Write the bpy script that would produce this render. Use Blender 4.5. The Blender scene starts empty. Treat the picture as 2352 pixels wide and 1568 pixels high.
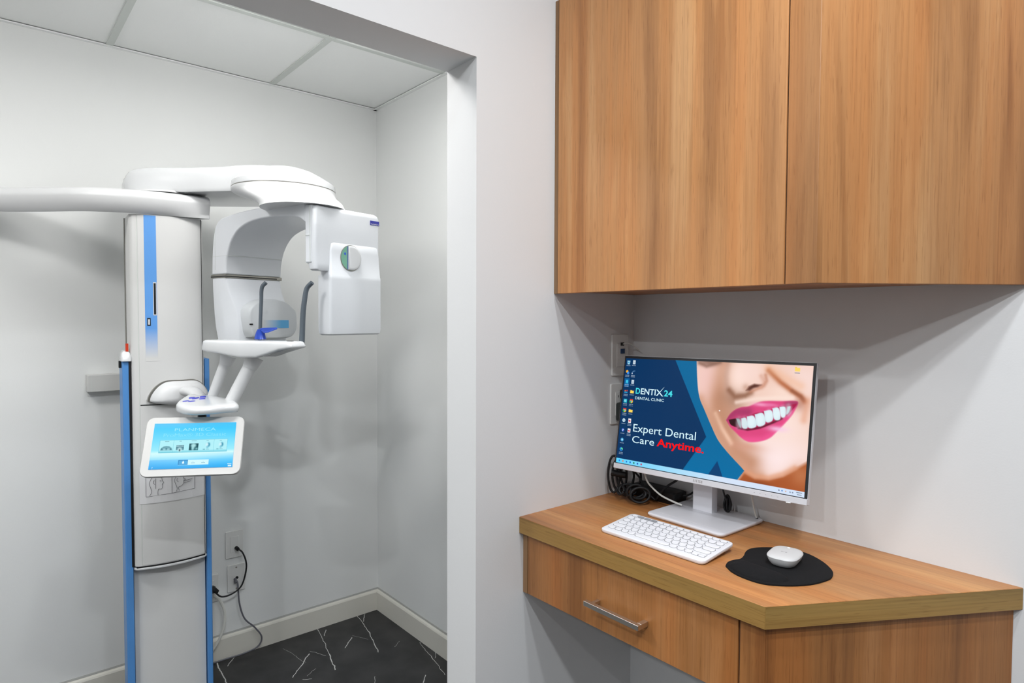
import bpy, bmesh, math, random
import numpy as np
from mathutils import Vector, Matrix
R = math.radians
scn = bpy.context.scene
C = scn.collection

# ------------------------------------------------------------------ camera, world, lights, exposure
CAM = Vector((1.2, -1.4926, 1.4346)); YAW, PITCH, ROLL, FPX = .8673, -.0353, .0036, 1452.3
Fv = Vector((-math.sin(YAW)*math.cos(PITCH), math.cos(YAW)*math.cos(PITCH), math.sin(PITCH)))
r0 = Vector((math.cos(YAW), math.sin(YAW), 0)); u0 = r0.cross(Fv)
Rv = r0*math.cos(ROLL)+u0*math.sin(ROLL); Uv = u0*math.cos(ROLL)-r0*math.sin(ROLL)
cd = bpy.data.cameras.new('camera'); cam = bpy.data.objects.new('camera', cd); C.objects.link(cam)
M = Matrix.Identity(4)
for i in range(3):
    M[i][0], M[i][1], M[i][2], M[i][3] = Rv[i], Uv[i], -Fv[i], CAM[i]
cam.matrix_world = M
cd.sensor_width = 36; cd.lens = FPX/2352*36; cd.clip_start = .02
scn.camera = cam
scn.view_settings.view_transform = 'Standard'; scn.view_settings.look = 'None'
scn.view_settings.exposure = .12; scn.view_settings.gamma = 1; scn.view_settings.use_curve_mapping = False

w = bpy.data.worlds.new('world'); scn.world = w; w.use_nodes = True
w.node_tree.nodes['Background'].inputs[0].default_value = (.9, .95, 1, 1)
w.node_tree.nodes['Background'].inputs[1].default_value = .3

def area(name, loc, power, size, size_y=None, shape='DISK', col=(1, 1, 1), spread=180, aim=None):
    l = bpy.data.lights.new(name, 'AREA'); l.energy = power; l.shape = shape; l.size = size
    if size_y: l.size_y = size_y
    l.color = col; l.spread = R(spread)
    o = bpy.data.objects.new(name, l); C.objects.link(o); o.location = loc
    if aim: o.rotation_euler = (Vector(aim)-Vector(loc)).to_track_quat('-Z', 'Y').to_euler()
    return o
WARM = (.925, .965, 1); COOL = (1, .995, .985)
DOWN = [(.95, -.62, 9.5), (1.3, -1.0, 11), (1.5, -1.62, 21), (.42, -2.4, 10), (1.6, -2.4, 4), (1.1, -3.3, 24)]  # the weakest is an unseen fill lamp added to brighten the opening wall
for i, (x, y, p) in enumerate(DOWN):
    area('downlight_lamp', (x, y, 2.675), p, .11, col=WARM)
area('panel_lamp', (-.555, -.80, 2.378), 5, .28, .5, 'RECTANGLE', COOL)
area('panel_lamp', (-.555, -2.0, 2.378), 8, .28, .5, 'RECTANGLE', COOL)

# ------------------------------------------------------------------ measuring helpers
def at(px, py, d):                 # point at forward distance d
    return CAM+d*(Fv+Rv*((px-1176)/FPX)-Uv*((py-784)/FPX))
def on(px, py, ax, val):           # point on an axis plane
    d = Fv+Rv*((px-1176)/FPX)-Uv*((py-784)/FPX)
    return CAM+d*((val-CAM[ax])/d[ax])

# ------------------------------------------------------------------ materials
def nm(name):
    m = bpy.data.materials.new(name); m.use_nodes = True
    return m, m.node_tree.nodes, m.node_tree.links, m.node_tree.nodes['Principled BSDF']
def mat(name, col, rough=.5, metal=0, bump=0, bscale=200, spec=.5, coat=0, var=0):
    m, N, L, B = nm(name)
    B.inputs['Base Color'].default_value = (*col, 1); B.inputs['Roughness'].default_value = rough
    B.inputs['Metallic'].default_value = metal; B.inputs['Specular IOR Level'].default_value = spec
    B.inputs['Coat Weight'].default_value = coat; B.inputs['Coat Roughness'].default_value = .08
    if bump or var:
        tc = N.new('ShaderNodeTexCoord'); n = N.new('ShaderNodeTexNoise'); n.inputs['Scale'].default_value = bscale
        n.inputs['Detail'].default_value = 4
        L.new(tc.outputs['Object'], n.inputs['Vector'])
        if bump:
            b = N.new('ShaderNodeBump'); b.inputs['Strength'].default_value = bump; b.inputs['Distance'].default_value = .001
            L.new(n.outputs['Fac'], b.inputs['Height']); L.new(b.outputs[0], B.inputs['Normal'])
        if var:
            h = N.new('ShaderNodeMapRange'); h.inputs['To Min'].default_value = 1-var; h.inputs['To Max'].default_value = 1+var
            L.new(n.outputs['Fac'], h.inputs['Value'])
            v = N.new('ShaderNodeVectorMath'); v.operation = 'SCALE'; v.inputs[0].default_value = col
            L.new(h.outputs[0], v.inputs['Scale']); L.new(v.outputs[0], B.inputs['Base Color'])
    return m
def emis(name, col, s=1):
    m, N, L, B = nm(name)
    B.inputs['Base Color'].default_value = (0, 0, 0, 1); B.inputs['Roughness'].default_value = .4; B.inputs['Specular IOR Level'].default_value = .1
    B.inputs['Emission Color'].default_value = (*col, 1); B.inputs['Emission Strength'].default_value = s
    return m
def screenmat(name):
    m, N, L, B = nm(name)
    a = N.new('ShaderNodeAttribute'); a.attribute_name = 'pic'
    B.inputs['Base Color'].default_value = (0, 0, 0, 1); B.inputs['Roughness'].default_value = .35; B.inputs['Specular IOR Level'].default_value = .15
    L.new(a.outputs['Color'], B.inputs['Emission Color']); B.inputs['Emission Strength'].default_value = 1
    return m
def wood(name, axis, light, mid, dark, rough=.42, seed=0, knots=True, streak=1., contrast=1., rot=0):
    """axis = grain direction index; colour bands and fine pores run along it."""
    m, N, L, B = nm(name)
    tc = N.new('ShaderNodeTexCoord')
    def mapping(al, ac, off=0):
        mp = N.new('ShaderNodeMapping'); s = [ac]*3; s[axis] = al; mp.inputs['Scale'].default_value = s
        mp.inputs['Location'].default_value = (seed+off, seed*.7+off, seed*.3)
        if rot:
            rm = N.new('ShaderNodeMapping'); rm.inputs['Rotation'].default_value = (0, 0, rot); L.new(tc.outputs['Object'], rm.inputs['Vector']); L.new(rm.outputs[0], mp.inputs['Vector'])
        else: L.new(tc.outputs['Object'], mp.inputs['Vector'])
        return mp
    def noise(mp, sc, det=3, dist=0, rough=.5):
        n = N.new('ShaderNodeTexNoise'); n.inputs['Scale'].default_value = sc; n.inputs['Detail'].default_value = det
        n.inputs['Distortion'].default_value = dist; n.inputs['Roughness'].default_value = rough
        L.new(mp.outputs[0], n.inputs['Vector']); return n
    def ramp(src, pts):
        r = N.new('ShaderNodeValToRGB'); e = r.color_ramp.elements
        while len(e) < len(pts): e.new(.5)
        for q, (p, c) in zip(e, pts): q.position = p; q.color = (*c, 1)
        L.new(src, r.inputs[0]); return r
    def mix(a, b, f, mode='MIX'):
        x = N.new('ShaderNodeMix'); x.data_type = 'RGBA'; x.blend_type = mode
        if isinstance(f, float): x.inputs[0].default_value = f
        else: L.new(f, x.inputs[0])
        L.new(a, x.inputs[6]); L.new(b, x.inputs[7]); return x.outputs[2]
    big = noise(mapping(.8, 11), 1.0, 6, .35, .55)
    c = contrast
    base = ramp(big.outputs['Fac'], [(.5-.13*c, dark), (.5-.03, mid), (.5+.04, mid), (.5+.14*c, light)]).outputs[0]
    hue = noise(mapping(.6, 14, 7), 1.0, 2, .2)
    hr = ramp(hue.outputs['Fac'], [(.36, (1.06, .95, .84)), (.5, (1, 1, 1)), (.64, (.96, 1.0, 1.08))]).outputs[0]
    base = mix(base, hr, .9, 'MULTIPLY')
    fib = noise(mapping(3, 260, 3), 1.0, 4, 0, .65)
    fr = ramp(fib.outputs['Fac'], [(.33, (.80, .78, .75)), (.5, (.99, .99, .99)), (.7, (1.06, 1.06, 1.05))]).outputs[0]
    base = mix(base, fr, .75*streak, 'MULTIPLY')
    por = noise(mapping(22, 420, 11), 1.0, 1)
    pr = ramp(por.outputs['Fac'], [(.29, (.72, .66, .60)), (.37, (1, 1, 1))]).outputs[0]
    base = mix(base, pr, .55*streak, 'MULTIPLY')
    if knots:
        ring = N.new('ShaderNodeTexWave'); ring.wave_type = 'RINGS'; ring.inputs['Scale'].default_value = 1.1
        ring.inputs['Distortion'].default_value = 3.2; ring.inputs['Detail'].default_value = 2; ring.inputs['Detail Scale'].default_value = .6
        L.new(mapping(.55, 7, 2).outputs[0], ring.inputs['Vector'])
        rr = ramp(ring.outputs['Fac'], [(.0, (.80, .74, .68)), (.12, (1, 1, 1))]).outputs[0]
        msk = noise(mapping(1.3, 6, 20), 1.0, 1)
        mr = N.new('ShaderNodeMapRange'); mr.inputs['From Min'].default_value = .52; mr.inputs['From Max'].default_value = .66
        L.new(msk.outputs['Fac'], mr.inputs['Value'])
        base = mix(base, mix(base, rr, 1., 'MULTIPLY'), mr.outputs[0])
        v = N.new('ShaderNodeTexVoronoi'); v.inputs['Scale'].default_value = 1
        L.new(mapping(1.9, 4.2, 31).outputs[0], v.inputs['Vector'])
        vr = ramp(v.outputs['Distance'], [(.0, (.62, .54, .48)), (.02, (.82, .78, .74)), (.07, (1, 1, 1))]).outputs[0]
        base = mix(base, vr, .7, 'MULTIPLY')
    L.new(base, B.inputs['Base Color']); B.inputs['Roughness'].default_value = rough
    b = N.new('ShaderNodeBump'); b.inputs['Strength'].default_value = .25; b.inputs['Distance'].default_value = .0004
    L.new(fib.outputs['Fac'], b.inputs['Height']); L.new(b.outputs[0], B.inputs['Normal'])
    return m

def floor_mat():
    m, N, L, B = nm('black_marble')
    tc = N.new('ShaderNodeTexCoord'); n = N.new('ShaderNodeTexNoise'); n.inputs['Scale'].default_value = 9; n.inputs['Detail'].default_value = 8
    L.new(tc.outputs['Object'], n.inputs['Vector'])
    r = N.new('ShaderNodeValToRGB'); r.color_ramp.elements[0].position = .35; r.color_ramp.elements[0].color = (.018, .018, .019, 1)
    r.color_ramp.elements[1].position = .7; r.color_ramp.elements[1].color = (.040, .039, .040, 1); L.new(n.outputs['Fac'], r.inputs[0])
    n2 = N.new('ShaderNodeTexNoise'); n2.inputs['Scale'].default_value = 26; n2.inputs['Detail'].default_value = 3
    L.new(tc.outputs['Object'], n2.inputs['Vector'])
    sb = N.new('ShaderNodeVectorMath'); sb.operation = 'SUBTRACT'; L.new(n2.outputs['Color'], sb.inputs[0]); sb.inputs[1].default_value = (.5, .5, .5)
    sc = N.new('ShaderNodeVectorMath'); sc.operation = 'SCALE'; sc.inputs['Scale'].default_value = .016; L.new(sb.outputs[0], sc.inputs[0])
    P = N.new('ShaderNodeVectorMath'); P.operation = 'ADD'; L.new(tc.outputs['Object'], P.inputs[0]); L.new(sc.outputs[0], P.inputs[1])
    flat = N.new('ShaderNodeVectorMath'); flat.operation = 'MULTIPLY'; flat.inputs[1].default_value = (1, 1, 0); L.new(P.outputs[0], flat.inputs[0])
    segs = [((-1.563, -.757), (-1.485, -.76), .0021), ((-1.485, -.76), (-1.34, -.772), .0024), ((-1.579, -.674), (-1.509, -.728), .0016),
            ((-1.60, -.311), (-1.43, -.342), .0014), ((-1.43, -.342), (-1.323, -.368), .0013), ((-1.323, -.368), (-1.199, -.399), .0020),
            ((-1.539, -.289), (-1.492, -.318), .0016), ((-1.60, -.108), (-1.403, -.143), .0014), ((-1.403, -.143), (-1.208, -.197), .0018),
            ((-1.562, -.079), (-1.503, -.117), .0014), ((-1.386, -.431), (-1.255, -.554), .0020), ((-1.398, -.231), (-1.335, -.291), .0022),
            ((-1.232, -.081), (-1.201, -.123), .0008), ((-1.166, -.018), (-.878, -.075), .0011), ((-1.059, -.007), (-1.012, -.038), .0012),
            ((-1.259, -.456), (-1.228, -.506), .0007), ((-1.217, -.53), (-1.197, -.50), .0012), ((-.93, -.135), (-.86, -.20), .0018),
            ((-1.403, -.419), (-1.326, -.383), .0008), ((-1.413, -.221), (-1.334, -.179), .0006), ((-1.19, -.56), (-1.12, -.62), .002),
            ((-1.5, -.50), (-1.33, -.47), .0005), ((-1.05, -.30), (-.93, -.36), .001)]
    out = None
    for a, b, wd in segs:
        a = Vector((*a, 0)); b = Vector((*b, 0)); ba = b-a
        pa = N.new('ShaderNodeVectorMath'); pa.operation = 'SUBTRACT'; L.new(flat.outputs[0], pa.inputs[0]); pa.inputs[1].default_value = a
        dt = N.new('ShaderNodeVectorMath'); dt.operation = 'DOT_PRODUCT'; L.new(pa.outputs[0], dt.inputs[0]); dt.inputs[1].default_value = ba/ba.length_squared
        cl = N.new('ShaderNodeClamp'); L.new(dt.outputs['Value'], cl.inputs[0])
        pr = N.new('ShaderNodeVectorMath'); pr.operation = 'SCALE'; pr.inputs[0].default_value = ba; L.new(cl.outputs[0], pr.inputs['Scale'])
        ds = N.new('ShaderNodeVectorMath'); ds.operation = 'DISTANCE'; L.new(pa.outputs[0], ds.inputs[0]); L.new(pr.outputs[0], ds.inputs[1])
        mr = N.new('ShaderNodeMapRange'); mr.inputs['From Min'].default_value = wd*.4; mr.inputs['From Max'].default_value = wd*1.3
        mr.inputs['To Min'].default_value = 1; mr.inputs['To Max'].default_value = 0; L.new(ds.outputs['Value'], mr.inputs['Value'])
        if out is None: out = mr.outputs[0]
        else:
            x = N.new('ShaderNodeMath'); x.operation = 'MAXIMUM'; L.new(out, x.inputs[0]); L.new(mr.outputs[0], x.inputs[1]); out = x.outputs[0]
    mx = N.new('ShaderNodeMix'); mx.data_type = 'RGBA'; L.new(out, mx.inputs[0]); L.new(r.outputs[0], mx.inputs[6]); mx.inputs[7].default_value = (.62, .62, .60, 1)
    L.new(mx.outputs[2], B.inputs['Base Color']); B.inputs['Roughness'].default_value = .5
    return m

M_wall = mat('wall_paint', (.74, .74, .74), .75, bump=.12, bscale=260, spec=.25)
M_wallA = mat('alcove_paint', (.80, .81, .80), .75, bump=.12, bscale=260, spec=.25)
M_ceil = mat('ceiling_tile_white', (.92, .93, .92), .9, bump=.3, bscale=500, spec=.2)
M_grid = mat('ceiling_grid_white', (.62, .65, .62), .5)
M_base = mat('baseboard_paint', (.72, .70, .63), .45)
M_floor = floor_mat()
M_white = mat('gloss_white', (.66, .67, .68), .2, coat=.3)
M_white2 = mat('satin_white', (.66, .665, .67), .38)
M_frame = mat('screen_frame_white', (.60, .595, .58), .35)
M_grey = mat('cool_grey_white', (.74, .76, .79), .3)
M_col = mat('column_white', (.66, .66, .65), .4)
M_blue = mat('anodised_blue', (.085, .265, .60), .35)
M_black = mat('black_plastic', (.009, .009, .010), .5, spec=.35)
M_seam = mat('dark_gap', (.03, .03, .03), .8)
M_chrome = mat('brushed_nickel', (.66, .62, .57), .36, metal=1)
M_strip = mat('steel_band', (.30, .29, .26), .3, metal=.8)
M_rod = mat('slate_rubber', (.085, .105, .125), .5)
M_cup = mat('royal_blue_plastic', (.018, .06, .40), .25)
M_btn = mat('button_blue', (.03, .035, .42), .4)
M_plate = mat('plate_white', (.76, .76, .74), .4)
M_green = mat('dial_green', (.18, .42, .30), .4)
M_dot = mat('dial_blue_dot', (.03, .10, .60), .4)
M_deep = mat('navy_badge', (.03, .035, .35), .4)
M_red = mat('red_plastic', (.55, .04, .01), .4)
M_paper = mat('paper_label', (.72, .72, .73), .6)
M_ink = mat('grey_ink', (.10, .10, .11), .7)
M_silver = mat('monitor_white', (.72, .72, .76), .35)
M_logo = mat('grey_print', (.38, .37, .38), .5)
M_key = mat('key_white', (.80, .80, .83), .4)
M_kb = mat('keyboard_white', (.76, .765, .80), .4)
M_well = mat('key_well', (.16, .16, .17), .6)
M_keyg = mat('key_grey', (.27, .28, .30), .5)
M_mouse = mat('mouse_white', (.62, .62, .62), .4)
M_mouse2 = mat('mouse_grey', (.46, .45, .44), .45)
M_pad = mat('mousepad_fabric', (.006, .006, .007), .85, bump=.6, bscale=900, spec=.25)
M_cablew = mat('cable_white', (.66, .66, .62), .45)
M_cableg = mat('cable_grey', (.13, .13, .15), .45)
M_bluejack = mat('jack_blue', (.012, .05, .14), .5)
LI, MI, DA = (.650, .340, .142), (.550, .256, .094), (.410, .180, .062)
M_woodv = wood('oak_vertical', 2, LI, MI, DA, seed=2.3)
LI2, MI2, DA2 = [tuple(c*.74 for c in q) for q in (LI, MI, DA)]  # shaded copy of the door oak, toning down the strongly lit corner panel
M_woodv_shaded = wood('oak_vertical_panel', 2, LI2, MI2, DA2, seed=9.1)
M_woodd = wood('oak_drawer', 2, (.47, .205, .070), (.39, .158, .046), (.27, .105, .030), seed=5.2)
M_woodt = wood('oak_desktop', 0, (.580, .285, .105), (.460, .205, .070), (.300, .125, .042), seed=4.4, knots=True, contrast=1.15)
M_woode3 = wood('oak_edge_angled', 0, (.38, .240, .074), (.32, .198, .058), (.22, .130, .036), seed=1.4, knots=False, streak=1.25, rot=-math.atan2(.449, .273))
M_woode = wood('oak_edge', 0, (.38, .240, .074), (.32, .198, .058), (.22, .130, .036), seed=1.4, knots=False, streak=1.25)
M_woode2 = wood('oak_edge_vertical', 2, (.40, .24, .11), (.30, .16, .07), (.22, .12, .05), seed=1.4, knots=False)

def fade_mat(name, col, z0, z1, base, axis=2):
    """printed decal that fades to its ground colour between two heights"""
    m, N, L, B = nm(name)
    tc = N.new('ShaderNodeTexCoord'); s = N.new('ShaderNodeSeparateXYZ'); L.new(tc.outputs['Object'], s.inputs[0])
    mr = N.new('ShaderNodeMapRange'); mr.inputs['From Min'].default_value = z0; mr.inputs['From Max'].default_value = z1; L.new(s.outputs[axis], mr.inputs['Value'])
    mx = N.new('ShaderNodeMix'); mx.data_type = 'RGBA'; L.new(mr.outputs[0], mx.inputs[0]); mx.inputs[6].default_value = (*base, 1); mx.inputs[7].default_value = (*col, 1)
    L.new(mx.outputs[2], B.inputs['Base Color']); B.inputs['Roughness'].default_value = .4
    return m

# ------------------------------------------------------------------ object helpers
WM = {}
def thing(name, label, cat, loc=(0, 0, 0), rotz=0, group=None):
    o = bpy.data.objects.new(name, None); C.objects.link(o); o.empty_display_size = .05
    o.location = loc; o.rotation_euler = (0, 0, rotz); o['label'] = label; o['category'] = cat
    if group: o['group'] = group
    WM[o.name] = Matrix.Translation(Vector(loc)) @ Matrix.Rotation(rotz, 4, 'Z')
    return o
def obj(name, bm, mats, parent=None, bevel=0, seg=2, smooth=True, world=True, sharp=35, label=None, frame=None, subsurf=0):
    """link a bmesh as one object; world=True: vertices are in world space and moved into the parent's frame"""
    me = bpy.data.meshes.new(name)
    if frame is not None: bm.transform(frame)
    pm = WM[parent.name] if parent else Matrix.Identity(4)
    if world and parent: bm.transform(pm.inverted())
    bmesh.ops.recalc_face_normals(bm, faces=bm.faces)
    bm.to_mesh(me); bm.free()
    for m_ in (mats if isinstance(mats, (list, tuple)) else [mats]): me.materials.append(m_)
    o = bpy.data.objects.new(name, me); C.objects.link(o)
    if smooth:
        me.shade_smooth(); me.set_sharp_from_angle(angle=R(sharp))
    if bevel:
        b = o.modifiers.new('b', 'BEVEL'); b.width = bevel; b.segments = seg; b.limit_method = 'ANGLE'; b.angle_limit = R(30); b.harden_normals = smooth
    if subsurf:
        s = o.modifiers.new('s', 'SUBSURF'); s.levels = s.render_levels = subsurf
    if parent: o.parent = parent
    WM[o.name] = pm.copy()
    if label: o['label'] = label
    return o
def struct(o): o['kind'] = 'structure'; return o
def box(bm, x0, x1, y0, y1, z0, z1, mi=0):
    v = [bm.verts.new((x, y, z)) for z in (z0, z1) for y in (y0, y1) for x in (x0, x1)]
    for f in ((0, 1, 3, 2), (4, 5, 7, 6), (0, 1, 5, 4), (2, 3, 7, 6), (0, 2, 6, 4), (1, 3, 7, 5)):
        bm.faces.new([v[i] for i in f]).material_index = mi
    return v
def bx(*a):
    bm = bmesh.new(); box(bm, *a); return bm
def prism(pts, vec, bm=None, cap_mi=0, side_mi=0):
    """closed polygon of 3D points extruded by vec"""
    bm = bm or bmesh.new(); vec = Vector(vec)
    a = [bm.verts.new(Vector(p)) for p in pts]; b = [bm.verts.new(Vector(p)+vec) for p in pts]
    bm.faces.new(a).material_index = cap_mi; bm.faces.new(b[::-1]).material_index = cap_mi
    n = len(a)
    for i in range(n): bm.faces.new((a[i], b[i], b[(i+1) % n], a[(i+1) % n])).material_index = side_mi
    return bm
def plan(pts, z0, z1): return prism([(x, y, z0) for x, y in pts], (0, 0, z1-z0))
def loft(rings, bm=None, cap=True):
    bm = bm or bmesh.new(); R_ = [[bm.verts.new(Vector(p)) for p in r] for r in rings]; n = len(R_[0])
    for a, b in zip(R_, R_[1:]):
        for i in range(n): bm.faces.new((a[i], a[(i+1) % n], b[(i+1) % n], b[i]))
    if cap: bm.faces.new(R_[0][::-1]); bm.faces.new(R_[-1])
    return bm
def spline(pts, n=8):
    P = [Vector(p) for p in pts]; P = [P[0]*2-P[1]]+P+[P[-1]*2-P[-2]]; out = []
    for i in range(1, len(P)-2):
        for k in range(n):
            t = k/n; a, b, c, d = P[i-1:i+3]
            out.append(.5*((2*b)+(c-a)*t+(2*a-5*b+4*c-d)*t*t+(3*b-a-3*c+d)*t**3))
    out.append(P[-2].copy()); return out
def tube(pts, r, bm=None, seg=8, n=6, squash=1.):
    pts = spline(pts, n) if n else [Vector(p) for p in pts]; rings = []; up = Vector((0, 0, 1)); prev = None
    for i, p in enumerate(pts):
        t = (pts[min(i+1, len(pts)-1)]-pts[max(i-1, 0)]).normalized()
        if prev is None:
            a = t.cross(up if abs(t.z) < .9 else Vector((1, 0, 0))).normalized()
        else: a = (prev-t*prev.dot(t)).normalized()
        prev = a; b = t.cross(a); rr = r(i/(len(pts)-1)) if callable(r) else r
        rings.append([p+rr*(a*math.cos(q)+b*squash*math.sin(q)) for q in (2*math.pi*k/seg for k in range(seg))])
    return loft(rings, bm)
def circ(c, r, n=32, z=None, a0=0): return [(c[0]+r*math.cos(2*math.pi*i/n+a0), c[1]+r*math.sin(2*math.pi*i/n+a0), c[2] if z is None else z) for i in range(n)]
def rrect(w_, h_, r, n=6):
    out = []
    for cx, cy, a in ((w_/2-r, h_/2-r, 0), (-w_/2+r, h_/2-r, 90), (-w_/2+r, -h_/2+r, 180), (w_/2-r, -h_/2+r, 270)):
        for k in range(n+1): t = R(a+90*k/n); out.append((cx+r*math.cos(t), cy+r*math.sin(t)))
    return out
def text_bm(body, box_, bold=0, y=0, thick=.0002):
    """lettering fitted into box (x0,z0,x1,z1) of a vertical XZ plane at y, facing -Y"""
    cu = bpy.data.curves.new('t', 'FONT'); cu.body = body; cu.size = 1; cu.offset = bold; cu.resolution_u = 4
    o = bpy.data.objects.new('t', cu); C.objects.link(o); bpy.context.view_layer.update()
    dg = bpy.context.evaluated_depsgraph_get(); me = bpy.data.meshes.new_from_object(o.evaluated_get(dg))
    bm = bmesh.new(); bm.from_mesh(me); bpy.data.objects.remove(o); bpy.data.curves.remove(cu); bpy.data.meshes.remove(me)
    xs = [v.co.x for v in bm.verts]; ys = [v.co.y for v in bm.verts]; x0, x1, y0, y1 = min(xs), max(xs), min(ys), max(ys)
    for v in bm.verts:
        v.co = Vector((box_[0]+(v.co.x-x0)/(x1-x0)*(box_[2]-box_[0]), y, box_[1]+(v.co.y-y0)/(y1-y0)*(box_[3]-box_[1])))
    return bm
def merge(*bms):
    out = bmesh.new()
    for b in bms:
        me = bpy.data.meshes.new('m'); b.to_mesh(me); b.free(); out.from_mesh(me); bpy.data.meshes.remove(me)
    return out
def frame_of(o_, x, y, z):
    m_ = Matrix.Identity(4)
    for i in range(3): m_[i][0], m_[i][1], m_[i][2], m_[i][3] = x[i], y[i], z[i], o_[i]
    return m_

# ------------------------------------------------------------------ room shell
T = .1207; YO = -.5865; ZS = 2.0474; XF = -1.585; ZC = 2.44; YL = -3.2; ZM = 2.7; XR = 3.4; YB = -4.2
bm = bmesh.new()
box(bm, -T, 0, YO, .12, 0, ZM+.1); box(bm, -T, 0, -2.3, YO, ZS, ZM+.1); box(bm, -T, 0, YB, -2.3, 0, ZM+.1)
bmesh.ops.remove_doubles(bm, verts=bm.verts, dist=1e-5)
struct(obj('wall_opening', bm, M_wall, smooth=False))
struct(obj('wall_back', bx(0, XR, 0, .12, 0, ZM+.1), M_wall, smooth=False))
M_low_bounce = mat('taupe_paint', (.30, .30, .30), .7)  # dark tone for the unseen walls, chosen to cut bounced light
struct(obj('wall_right', bx(XR, XR+.1, YB, .12, 0, ZM+.1), M_low_bounce, smooth=False))
struct(obj('wall_behind', bx(-.12, XR+.1, YB-.1, YB, 0, ZM+.1), M_low_bounce, smooth=False))
struct(obj('ceiling_main', bx(0, XR, YB, 0, ZM, ZM+.1), M_wall, smooth=False))
struct(obj('wall_alcove_far', bx(XF-.1, XF, YL, .003, 0, ZC+.1), M_wallA, smooth=False))
struct(obj('wall_alcove_side', bx(XF-.1, -T, .003, .12, 0, ZC+.1), M_wallA, smooth=False))
struct(obj('wall_alcove_left', bx(XF-.1, -T, YL-.1, YL, 0, ZC+.1), M_wallA, smooth=False))
struct(obj('floor', bx(XF-.1, XR+.1, YB-.1, .12, -.1, 0), M_floor, smooth=False))
def base_prof(p0, p1, nrm):
    p0, p1, nrm = Vector(p0), Vector(p1), Vector(nrm)
    prof = [(0, 0), (.014, 0), (.014, .088), (.011, .094), (.006, .098), (0, .1)]
    return prism([p0+nrm*a+Vector((0, 0, b)) for a, b in prof], p1-p0)
struct(obj('baseboard_far', base_prof((XF, YL, 0), (XF, .003, 0), (1, 0, 0)), M_base, sharp=20))
struct(obj('baseboard_side', base_prof((XF, .003, 0), (-T, .003, 0), (0, -1, 0)), M_base, sharp=20))
M_shadow_line = mat('cove_paint', (.42, .42, .40), .6)  # darker strip painting the shadow line above the baseboard
for nm_, a_, b_, n_ in (('far', (XF, YL, 0), (XF, .003, 0), Vector((1, 0, 0))), ('side', (XF, .003, 0), (-T, .003, 0), Vector((0, -1, 0)))):
    a_, b_ = Vector(a_), Vector(b_)
    struct(obj('trim_'+nm_, prism([a_+n_*q+Vector((0, 0, z)) for q, z in ((0, .0995), (.004, .0995), (.002, .106), (0, .106))], b_-a_), M_shadow_line, smooth=False))
# grid ceiling of the alcove: slab, tiles, bars
ceil = struct(obj('ceiling_alcove', bx(XF-.1, -T, YL-.1, .12, ZC+.02, ZC+.1), M_ceil, smooth=False))
xs = [XF, -.985, -.375, -T]; ysm = [.003, -.50, -1.095, -1.69, -2.285, -2.88, YL]
tile_me = {}
for i in range(3):
    for j in range(6):
        if i == 1 and j in (1, 3): continue
        x0, x1, y1, y0 = xs[i], xs[i+1], ysm[j], ysm[j+1]
        g = .008
        b = bx(x0+(g if i else .004), x1-g, y0+g, y1-(g if j else .004), ZC+.003, ZC+.018)
        obj('ceiling_tile', b, M_ceil, ceil, bevel=.002, seg=1, world=False)
for y in ysm[1:-1]: obj('grid_bar', bx(XF, -T, y-.0115, y+.0115, ZC-.002, ZC+.02), M_grid, ceil, smooth=False, world=False)
for x in xs[1:-1]: obj('grid_bar', bx(x-.0115, x+.0115, YL, .003, ZC-.0025, ZC+.02), M_grid, ceil, smooth=False, world=False)
obj('wall_angle', bx(XF, XF+.016, YL, .003, ZC-.004, ZC), M_ceil, ceil, smooth=False, world=False)
obj('wall_angle', bx(XF, -T, .003-.016, .003, ZC-.004, ZC), M_ceil, ceil, smooth=False, world=False)
for k, y0 in enumerate((-1.095, -2.285)):
    lp = thing('light_panel', ('square light panel in the alcove ceiling above the x-ray machine', 'square light panel in the alcove ceiling left of the x-ray machine')[k], 'ceiling light', (-.68, y0+.2975, ZC), group='light panels in the alcove ceiling')
    obj('panel_frame', bx(-.972, -.388, y0+.013, y0+.582, ZC-.001, ZC+.018), M_grid, lp)
    obj('diffuser', bx(-.70, -.41, y0+.035, y0+.56, ZC-.055, ZC-.0015), emis('panel_glow', (1, .995, .985), 9.5), lp)  # hanging glow box, shaped so its sides brighten the ceiling

# ------------------------------------------------------------------ desk
ZD = .9336; ZDb = .8915; ZP = .736; YD = -.449; YP = -.435; DX, DY = .273/.5255, .449/.5255
desk = thing('corner_desk', 'warm oak wall-hung desk with chamfered right end under the monitor', 'desk', (0, 0, ZP))
top = prism([(0, 0, ZDb), (0, YD, ZDb), (.657, YD, ZDb), (.930, 0, ZDb)], (0, 0, ZD-ZDb), side_mi=1)
top.faces.ensure_lookup_table()
for f in top.faces:
    f.normal_update()
    if abs(f.normal.x*.8544-f.normal.y*.5195) > .97: f.material_index = 2
obj('desktop', top, [M_woodt, M_woode, M_woode3], desk, bevel=.0012, seg=1)
obj('scribe_strip', bx(0, .0165, YP, YP+.018, ZP, ZDb), M_woode2, desk, bevel=.0008, seg=1)
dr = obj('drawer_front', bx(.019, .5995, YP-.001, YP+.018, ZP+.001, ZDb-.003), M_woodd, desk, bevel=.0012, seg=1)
hx0 = on(1341, 1366, 1, -.468).x; hx1 = on(1467, 1412, 1, -.468).x; hz = .8015
b = bmesh.new(); box(b, hx0, hx1, -.470, -.459, hz-.0055, hz+.0055); box(b, hx0+.012, hx0+.02, -.459, YP-.001, hz-.004, hz+.004); box(b, hx1-.011, hx1, -.4595, YP-.001, hz-.0055, hz+.0055)
obj('handle', b, M_chrome, dr, bevel=.001, seg=2, label='brushed nickel bar handle')
pe = Vector((.652, YP)); pend = pe+Vector((DX, DY))*.508
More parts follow.
